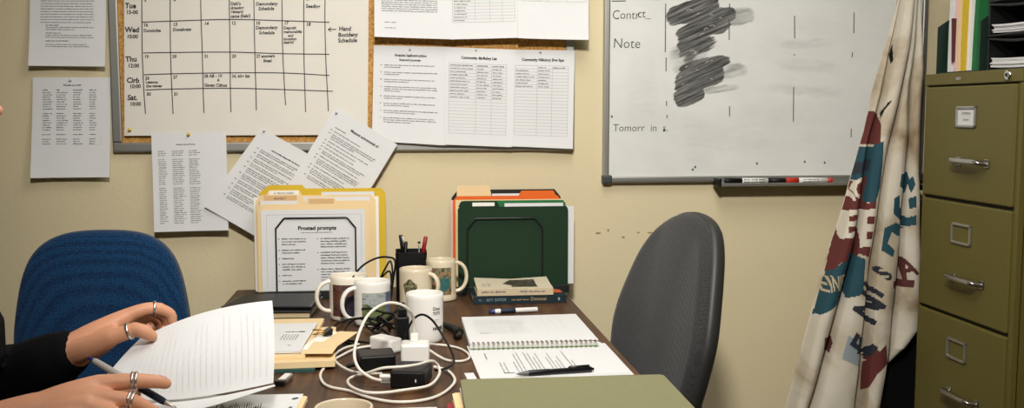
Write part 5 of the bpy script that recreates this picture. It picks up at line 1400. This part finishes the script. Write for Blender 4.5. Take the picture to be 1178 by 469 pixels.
cable('power_cable', 'black cord in a wide flat coil left of the white charger box', B3, .0026, 'black_rubber', BCG, closed=True)
B4 = [(-.006, -.745, .790), (-.036, -.690, .782), (-.064, -.672, .788), (-.093, -.650, .783), (-.113, -.637, .768), (-.119, -.680, .756), (-.108, -.715, .750), (-.086, -.730, .750), (-.062, -.745, .752), (-.05, -.70, .75)]
cable('power_cable', 'black cord in a smaller raised coil above the wide one', B4, .0026, 'black_rubber', BCG)
B5 = [(-.082, -.628, .800), (-.062, -.640, .803), (-.045, -.655, .800), (-.026, -.679, .800), (-.010, -.70, .802), (.0, -.745, .80)]
cable('power_cable', 'short black cord crossing before the landscape mug', B5, .0024, 'black_rubber', BCG)
B6 = [(-.060, -.656, .758), (-.040, -.674, .776), (-.019, -.660, .790), (-.004, -.640, .800), (-.008, -.62, .79), (-.03, -.60, .76), (-.05, -.59, .745)]
cable('power_cable', 'black cord bundled between the landscape mug and the white mug', B6, .0028, 'black_rubber', BCG)
rc = random.Random(40)
for k, lab in enumerate(('black cord knotted lowest in the heap behind the white charger box', 'black cord strands rising against the landscape mug', 'black cord twisted beside the standing black plug')):
    P = []
    for j in range(9):
        a = j*.9+k*2; P.append((-.045+.012*k+.030*math.cos(a)*rc.uniform(.6, 1.1), -.650-.012*k+.035*math.sin(a)*rc.uniform(.6, 1), .752+.012*k+.022*abs(math.sin(j*1.3+k))))
    cable('power_cable', lab, P, .0024, 'black_rubber', BCG)
# tangle behind the mugs, against the pen cup
B8 = [(-.075, -.20, .744), (-.055, -.21, .785), (-.035, -.215, .825), (-.020, -.215, .845), (-.016, -.225, .80), (-.03, -.23, .76), (-.055, -.225, .748), (-.07, -.215, .77), (-.045, -.205, .80), (-.022, -.205, .815), (-.018, -.24, .76)]
cable('power_cable', 'black cord coiled against the left side of the pen cup', B8, .0025, 'black_rubber', BCG)
# ---------------------------------------------------------------- the person at the left of the desk
def fused(name, chains, m, voxel, smooth_n=3, extra=None, sub=4):
    """one continuous skin: overlapping tapered limbs fused by a voxel remesh and smoothed"""
    mb = MB()
    for pts, rad in chains:
        P = smooth_path(pts, sub)
        rr = []
        n = len(pts)
        for i in range(n-1):
            for t in range(sub): rr.append(rad[i]+(rad[i+1]-rad[i])*t/sub)
        rr.append(rad[-1])
        # rounded ends
        d0 = (P[0]-P[1]).normalized(); d1 = (P[-1]-P[-2]).normalized()
        P = [P[0]+d0*rr[0]*.97, P[0]+d0*rr[0]*.75, P[0]+d0*rr[0]*.4]+P+[P[-1]+d1*rr[-1]*.4, P[-1]+d1*rr[-1]*.75, P[-1]+d1*rr[-1]*.97]
        rr = [rr[0]*.25, rr[0]*.66, rr[0]*.92]+rr+[rr[-1]*.92, rr[-1]*.66, rr[-1]*.25]
        mb.tube(P, rr, m, 14)
    if extra: extra(mb)
    o = mb.build('tmp')
    md = o.modifiers.new('r', 'REMESH'); md.mode = 'VOXEL'; md.voxel_size = voxel; md.use_smooth_shade = True
    s = o.modifiers.new('s', 'SMOOTH'); s.factor = .5; s.iterations = smooth_n
    dg = bpy.context.evaluated_depsgraph_get(); dg.update()
    me = bpy.data.meshes.new_from_object(o.evaluated_get(dg))
    old = o.data; bpy.data.objects.remove(o); bpy.data.meshes.remove(old)
    me.name = name; me.materials.clear(); me.materials.append(MATS[m])
    me.polygons.foreach_set('material_index', [0]*len(me.polygons)); me.polygons.foreach_set('use_smooth', [True]*len(me.polygons))
    o = bpy.data.objects.new(name, me); COL.objects.link(o)
    return o

person = tag(empty('person', (-.74, -1.35, 0)), 'person in a black sweater at the left edge turning a page and holding a pen', 'person')
HC = Vector((-.672, -1.35, 1.285))
def head_extra(mb):
    mb.sphere((HC.x-.012, HC.y, HC.z+.018), 1, 'skin', n=16, sc=(.092, .076, .098))      # skull
    mb.sphere((HC.x+.026, HC.y, HC.z-.042), 1, 'skin', n=14, sc=(.058, .058, .080))      # face and jaw
    for s in (-1, 1):
        mb.sphere((HC.x-.012, HC.y+s*.078, HC.z-.012), 1, 'skin', n=8, sc=(.018, .008, .030))   # ears
        mb.sphere((HC.x+.046, HC.y+s*.032, HC.z-.036), 1, 'skin', n=8, sc=(.030, .024, .030))   # cheeks
body_chains = [
    # head features: nose, lips, chin, brow
    ([HC+Vector((.076, 0, .002)), HC+Vector((.090, 0, -.026)), HC+Vector((.1065, 0, -.044))], [.0075, .0085, .0095]),
    ([HC+Vector((.084, .010, -.047)), HC+Vector((.084, -.010, -.047))], [.0085, .0085]),
    ([HC+Vector((.076, .018, -.073)), HC+Vector((.087, 0, -.071)), HC+Vector((.076, -.018, -.073))], [.0045, .0065, .0045]),
    ([HC+Vector((.074, .015, -.082)), HC+Vector((.084, 0, -.082)), HC+Vector((.074, -.015, -.082))], [.005, .0070, .005]),
    ([HC+Vector((.060, .010, -.106)), HC+Vector((.066, 0, -.107)), HC+Vector((.060, -.010, -.106))], [.014, .017, .014]),
    ([HC+Vector((.056, .044, .014)), HC+Vector((.070, .018, .018)), HC+Vector((.070, -.018, .018)), HC+Vector((.056, -.044, .014))], [.010, .011, .011, .010]),
    # neck and trunk
    ([(-.70, -1.35, 1.20), (-.725, -1.35, 1.12), (-.745, -1.35, 1.04)], [.054, .054, .075]),
    ([(-.74, -1.42, 1.01), (-.74, -1.28, 1.01)], [.085, .085]),
    ([(-.735, -1.42, .88), (-.735, -1.28, .88)], [.108, .108]),
    ([(-.755, -1.40, .72), (-.755, -1.30, .72)], [.10, .10]),
    ([(-.80, -1.41, .56), (-.80, -1.29, .56)], [.115, .115]),
    ([(-.745, -1.35, 1.0), (-.74, -1.35, .85), (-.76, -1.35, .70), (-.80, -1.35, .58)], [.10, .12, .115, .12]),
    # legs
    ([(-.80, -1.27, .555), (-.60, -1.255, .565), (-.40, -1.25, .545)], [.092, .078, .058]),
    ([(-.40, -1.25, .545), (-.405, -1.245, .33), (-.43, -1.24, .09)], [.058, .053, .036]),
    ([(-.44, -1.24, .045), (-.33, -1.235, .03), (-.26, -1.23, .027)], [.040, .034, .026]),
    ([(-.80, -1.43, .555), (-.60, -1.445, .565), (-.40, -1.45, .545)], [.092, .078, .058]),
    ([(-.40, -1.45, .545), (-.405, -1.455, .33), (-.43, -1.46, .09)], [.058, .053, .036]),
    ([(-.44, -1.46, .045), (-.33, -1.465, .03), (-.26, -1.47, .027)], [.040, .034, .026]),
    # arms
    ([(-.735, -1.22, 1.045), (-.725, -1.165, 1.02), (-.735, -1.125, .90), (-.72, -1.115, .80)], [.050, .052, .043, .036]),
    ([(-.72, -1.115, .80), (-.62, -1.18, .825), (-.53, -1.24, .858), (-.505, -1.252, .866)], [.038, .037, .0305, .0290]),
    ([(-.735, -1.48, 1.045), (-.725, -1.535, 1.02), (-.735, -1.575, .90), (-.72, -1.585, .79)], [.050, .052, .043, .036]),
    ([(-.72, -1.585, .79), (-.62, -1.53, .805), (-.53, -1.485, .826), (-.483, -1.47, .838)], [.038, .038, .030, .026]),
    # left hand: palm, then fingers curled behind the page, thumb in front of it
    ([(-.508, -1.252, .868), (-.470, -1.243, .893), (-.425, -1.228, .917)], [.0270, .0205, .0130]),
    ([(-.508, -1.250, .866), (-.470, -1.232, .888), (-.433, -1.203, .912)], [.025, .019, .0125]),
    ([(-.510, -1.247, .862), (-.475, -1.222, .878), (-.443, -1.181, .901)], [.024, .0185, .0120]),
    ([(-.512, -1.245, .858), (-.482, -1.218, .868), (-.455, -1.166, .889)], [.023, .0175, .0110]),
    ([(-.425, -1.228, .918), (-.400, -1.223, .9255), (-.381, -1.216, .924)], [.0122, .0108, .0106]),
    ([(-.381, -1.216, .924), (-.366, -1.211, .914), (-.363, -1.212, .901)], [.0104, .0094, .0078]),
    ([(-.433, -1.203, .913), (-.393, -1.186, .915)], [.0122, .0104]), ([(-.393, -1.186, .915), (-.377, -1.186, .900), (-.380, -1.196, .886)], [.0104, .0092, .0076]),
    ([(-.443, -1.181, .902), (-.405, -1.160, .902)], [.0116, .0100]), ([(-.405, -1.160, .902), (-.391, -1.163, .887), (-.395, -1.176, .875)], [.0100, .0088, .0074]),
    ([(-.455, -1.166, .890), (-.424, -1.145, .889)], [.0104, .0088]), ([(-.424, -1.145, .889), (-.411, -1.149, .876), (-.414, -1.160, .866)], [.0088, .0078, .0066]),
    ([(-.505, -1.255, .866), (-.470, -1.275, .878), (-.436, -1.290, .896)], [.0240, .0200, .0140]),
    ([(-.470, -1.255, .884), (-.440, -1.262, .897)], [.017, .0125]),
    ([(-.436, -1.291, .896), (-.401, -1.291, .908)], [.0130, .0112]), ([(-.401, -1.291, .908), (-.388, -1.294, .905), (-.377, -1.290, .897)], [.0114, .0112, .0090]),
    # right hand: holding the pen between index and thumb
    ([(-.483, -1.470, .838), (-.450, -1.458, .852), (-.415, -1.441, .864)], [.0255, .0205, .0135]),
    ([(-.483, -1.470, .838), (-.450, -1.465, .846), (-.417, -1.460, .854)], [.0250, .0205, .0135]),
    ([(-.483, -1.472, .836), (-.452, -1.474, .840), (-.420, -1.475, .846)], [.0240, .0190, .0125]),
    ([(-.484, -1.474, .834), (-.455, -1.480, .836), (-.424, -1.486, .835)], [.0230, .0175, .0115]),
    ([(-.415, -1.441, .865), (-.367, -1.436, .866)], [.0130, .0112]), ([(-.367, -1.436, .866), (-.342, -1.427, .862), (-.328, -1.421, .857)], [.0112, .0100, .0082]),
    ([(-.417, -1.461, .853), (-.366, -1.462, .846)], [.0126, .0108]), ([(-.366, -1.462, .846), (-.344, -1.453, .830), (-.334, -1.444, .818)], [.0108, .0096, .0078]),
    ([(-.420, -1.477, .844), (-.374, -1.484, .831)], [.0118, .0100]), ([(-.374, -1.484, .831), (-.356, -1.474, .816), (-.348, -1.464, .806)], [.0100, .0090, .0074]),
    ([(-.424, -1.487, .834), (-.388, -1.500, .820)], [.0106, .0090]), ([(-.388, -1.500, .820), (-.373, -1.491, .808), (-.364, -1.482, .801)], [.0090, .0080, .0068]),
    ([(-.475, -1.455, .842), (-.452, -1.425, .846), (-.432, -1.405, .842)], [.0205, .0160, .0118]),
    ([(-.432, -1.405, .842), (-.398, -1.398, .838)], [.0114, .0098]), ([(-.398, -1.398, .838), (-.374, -1.404, .838)], [.0098, .0080]),
]
bd = fused('body', body_chains, 'skin', .0026, 3, head_extra)
rel(person, bd)
# clothing
sweater = [
    ([(-.727, -1.35, 1.105), (-.745, -1.35, 1.04)], [.064, .088]),
    ([(-.74, -1.43, 1.01), (-.74, -1.27, 1.01)], [.098, .098]),
    ([(-.725, -1.42, .89), (-.725, -1.28, .89)], [.126, .126]),
    ([(-.755, -1.40, .72), (-.755, -1.30, .72)], [.118, .118]),
    ([(-.79, -1.41, .58), (-.79, -1.29, .58)], [.132, .132]),
    ([(-.745, -1.35, 1.0), (-.735, -1.35, .85), (-.755, -1.35, .70), (-.79, -1.35, .58)], [.115, .135, .13, .135]),
    ([(-.735, -1.22, 1.045), (-.725, -1.165, 1.02), (-.735, -1.125, .90), (-.72, -1.115, .80)], [.062, .064, .056, .050]),
    ([(-.72, -1.115, .79), (-.62, -1.18, .805), (-.548, -1.232, .845), (-.518, -1.246, .861)], [.060, .060, .047, .0385]),
    ([(-.735, -1.48, 1.045), (-.725, -1.535, 1.02), (-.735, -1.575, .90), (-.72, -1.585, .79)], [.062, .064, .056, .050]),
    ([(-.72, -1.585, .79), (-.66, -1.552, .797), (-.625, -1.532, .804)], [.052, .049, .044]),
]
rel(person, fused('sweater', sweater, 'black_knit', .005, 2))
trousers = [([(-.80, -1.41, .555), (-.80, -1.29, .555)], [.126, .126]),
    ([(-.80, -1.27, .555), (-.60, -1.255, .565), (-.40, -1.25, .545)], [.104, .090, .070]), ([(-.40, -1.25, .545), (-.405, -1.245, .33), (-.43, -1.24, .13)], [.070, .065, .052]),
    ([(-.80, -1.43, .555), (-.60, -1.445, .565), (-.40, -1.45, .545)], [.104, .090, .070]), ([(-.40, -1.45, .545), (-.405, -1.455, .33), (-.43, -1.46, .13)], [.070, .065, .052])]
rel(person, fused('trousers', trousers, 'dark_jeans', .007, 2))
for yy in (-1.237, -1.463):
    s_ = MB()
    s_.tube(smooth_path([(-.47, yy, .05), (-.42, yy, .062), (-.34, yy, .052), (-.25, yy, .044)], 5), [.046]*6+[.048]*5+[.046]*3+[.04]*2, 'black_plastic', 14)
    s_.box((-.50, yy-.044, .001), (-.225, yy+.044, .018), 'black_rubber', .006)
    part(s_, 'shoe', person)
def hair_extra(mb): mb.sphere((HC.x-.022, HC.y, HC.z+.030), 1, 'hair', n=16, sc=(.098, .087, .102))
rel(person, fused('hair', [([HC+Vector((-.07, .03, .03)), HC+Vector((-.10, 0, -.06)), HC+Vector((-.10, 0, -.16))], [.055, .06, .03]),
    ([HC+Vector((.02, .072, .06)), HC+Vector((-.03, .080, .0)), HC+Vector((-.07, .05, -.09))], [.022, .024, .02]),
    ([HC+Vector((.02, -.072, .06)), HC+Vector((-.03, -.080, .0)), HC+Vector((-.07, -.05, -.09))], [.022, .024, .02])], 'hair', .006, 2, hair_extra))
for s in (-1, 1):
    ey = MB().sphere((HC.x+.0625, HC.y+s*.031, HC.z-.004), .0115, 'ceramic_white', n=8, sc=(1, 1.1, .62))
    ey.sphere((HC.x+.0705, HC.y+s*.0312, HC.z-.0045), .0045, 'hair', n=6)
    part(ey, 'eye', person)

def ring(c, axis, r, w, label=None, twin=False):
    axis = Vector(axis).normalized()
    q = axis.to_track_quat('Z', 'Y').to_matrix().to_4x4()
    mb = MB()
    for off in ((-w*.55, w*.55) if twin else (0,)):
        M = Matrix.Translation(Vector(c)+axis*off) @ q
        h = w*(.42 if twin else .5)
        mb.lathe([(r, -h), (r+.0011, -h*.8), (r+.0014, 0), (r+.0011, h*.8), (r, h), (r-.0008, 0), (r, -h)], 'silver', 28, M)
    part(mb, 'finger_ring', person, label)
ring((-.409, -1.291, .9055), (.035, 0, .012), .0124, .0046, 'silver ring on the left thumb')
ring((-.3885, -1.2185, .9252), (.03, .008, -.002), .0112, .0046, 'silver ring on the left index finger')
ring((-.3665, -1.436, .8662), (.048, .006, -.001), .0118, .0046, 'double silver ring on the right index finger', True)
ring((-.3655, -1.462, .846), (.048, 0, -.010), .0114, .0046, 'double silver ring on the right middle finger', True)
def nail(c, n, axis, l=.010, w=.0085):
    n = Vector(n).normalized(); a = Vector(axis).normalized(); b = n.cross(a).normalized()
    mb = MB()
    mb.grid(lambda u, v: Vector(c)+a*(u-.5)*l+b*(v-.5)*w*(1-.25*max(0, u-.6))+n*(.0012-.0032*(2*v-1)**2*.6), 6, 6, 'nail')
    part(mb, 'fingernail', person)
nail((-.380, -1.2855, .9115), (-.1, -.45, .9), (.6, .3, -.4))
nail((-.331, -1.4235, .8675), (.15, -.1, 1), (.8, .3, -.3))

# blue and silver pen in the right hand
a, b = Vector((-.448, -1.352, .878)), Vector((-.314, -1.436, .826))
t = pen(a, b, .0050, [('clicker', 'pen_blue', [(-.03, .5), (-.025, .62), (.03, .62)]), ('barrel', 'pen_silver', [(.03, .8), (.06, 1.0), (.42, 1.05), (.44, 1.0)]),
    ('grip', 'pen_navy', [(.44, 1.08), (.50, 1.12), (.86, 1.05), (.90, .8)]), ('nose', 'silver', [(.90, .7), (.96, .4), (1., .12)])], 'silver pen with a blue click button held in the writing hand')

# the page being turned, and the bent sheet below it
def bez4(P, t):
    a, b, c, d = P
    return a*((1-t)**3)+b*(3*t*(1-t)**2)+c*(3*t*t*(1-t))+d*t**3
def interp4(P, t):   # through the four given points
    p0, p1, p2, p3 = P
    b = (p1*18-p2*9+p3*2-p0*5)/6; c = (p2*18-p1*9+p0*2-p3*5)/6
    return bez4((p0, b, c, p3), t)
V = Vector
PB = [V((-.450, -1.352, .822)), V((-.352, -1.362, .8165)), V((-.271, -1.347, .819)), V((-.191, -1.330, .829))]
PT = [V((-.402, -1.262, .886)), V((-.351, -1.256, .909)), V((-.285, -1.250, .929)), V((-.201, -1.240, .9385))]
def turned(u, v):
    s, t_ = u/.24, v/.16
    p = interp4(PB, s)*(1-t_)+interp4(PT, s)*t_
    bulge = math.sin(math.pi*t_)*(.010+.006*math.sin(s*4))
    w = noise.noise(V((s*2.2, t_*2.2, 3.3)))*.0022
    return p + V((.006*math.sin(math.pi*t_)*(s-.4), -bulge-w, bulge*.2+w))
gi = []
rgh = random.Random(77)
for k in range(24): gi += [(vs, fs, 'ink_ghost') for vs, fs, _ in vwords(rgh, .015, .15, .035+k*.0085, .0017, 'ink_ghost', rgh.choice((.9, .95, .6)))]
mb = sheet_mesh(MB(), turned, .24, .16, gi, 'paper', 24, 18)
tag(mb.build('loose_page', loc=turned(.12, .08)), 'large white page lifted and bent by the left hand', 'paper')
UT = [V((-.445, -1.356, .819)), V((-.352, -1.366, .8135)), V((-.271, -1.351, .816)), V((-.189, -1.333, .827))]
UB = [V((-.41, -1.415, .802)), V((-.320, -1.408, .808)), V((-.250, -1.390, .8195)), V((-.187, -1.336, .8255))]
def under(u, v):
    s, t_ = u/.24, v/.07
    p = interp4(UB, s)*(1-t_)+interp4(UT, s)*t_
    return p + V((0, 0, -.006*math.sin(math.pi*t_)*(1-s)))
ui = []
for k in range(10): ui += vwords(rgh, .018, .060, .02+k*.0085, .0028, 'ink_soft', rgh.choice((.9, .95, .6)))
tag(sheet_mesh(MB(), under, .24, .07, ui, 'paper', 20, 8).build('loose_page', loc=under(.12, .035)), 'bent printed page just under the lifted one, its near edge rolled up', 'paper')

# seat the person sits on (outside the frame)
pcx, pcy = -.83, -1.35
st = tag(empty('office_chair', (pcx, pcy, 0)), 'dark office chair under the person in the black sweater', 'office chair')
part(pad([(p[0], p[1]) for p in back_outline(.22, .42, .20, .09, .21, .09)], .04, .01, 'chair_black', lambda s, t_, d: V((pcx-.19+t_, pcy+s, .375+d))), 'seat', st)
part(pad(back_outline(.20, .36, .18, .10, .18, .08), .035, .01, 'chair_black', lambda s, t_, d: V((pcx-.25+d-t_*.1, pcy-s, .55+t_))), 'backrest', st)
part(MB().tube(smooth_path([(pcx-.05, pcy, .365), (pcx-.24, pcy, .36), (pcx-.285, pcy, .42), (pcx-.285, pcy, .64)], 5), .02, 'chair_black', 10, flat=1.6), 'back_bracket', st)
chair_base(st, pcx, pcy, .38, None)
# ---------------------------------------------------------------- camera, light, view
cam = bpy.data.cameras.new('camera'); co = bpy.data.objects.new('camera', cam); COL.objects.link(co)
cam.sensor_width = 36; cam.lens = 1150/1178*36; cam.clip_start = .05
yaw, pit = math.atan(132/1150), math.atan(107/1150)
fwd = Vector((math.sin(yaw)*math.cos(pit), math.cos(yaw)*math.cos(pit), -math.sin(pit)))
co.location = (0, -2.85, 1.24)
co.rotation_euler = fwd.to_track_quat('-Z', 'Y').to_euler()
SC.camera = co
w = bpy.data.worlds.new('world'); SC.world = w; w.use_nodes = True
w.node_tree.nodes['Background'].inputs['Color'].default_value = (.8, .85, 1, 1)
w.node_tree.nodes['Background'].inputs['Strength'].default_value = .1
SC.view_settings.view_transform = 'Standard'; SC.view_settings.look = 'None'
SC.view_settings.gamma = 1; SC.view_settings.use_curve_mapping = False
SC.view_settings.exposure = 0
SC.cycles.max_bounces = 8; SC.cycles.diffuse_bounces = 5
SC.cycles.use_denoising = True
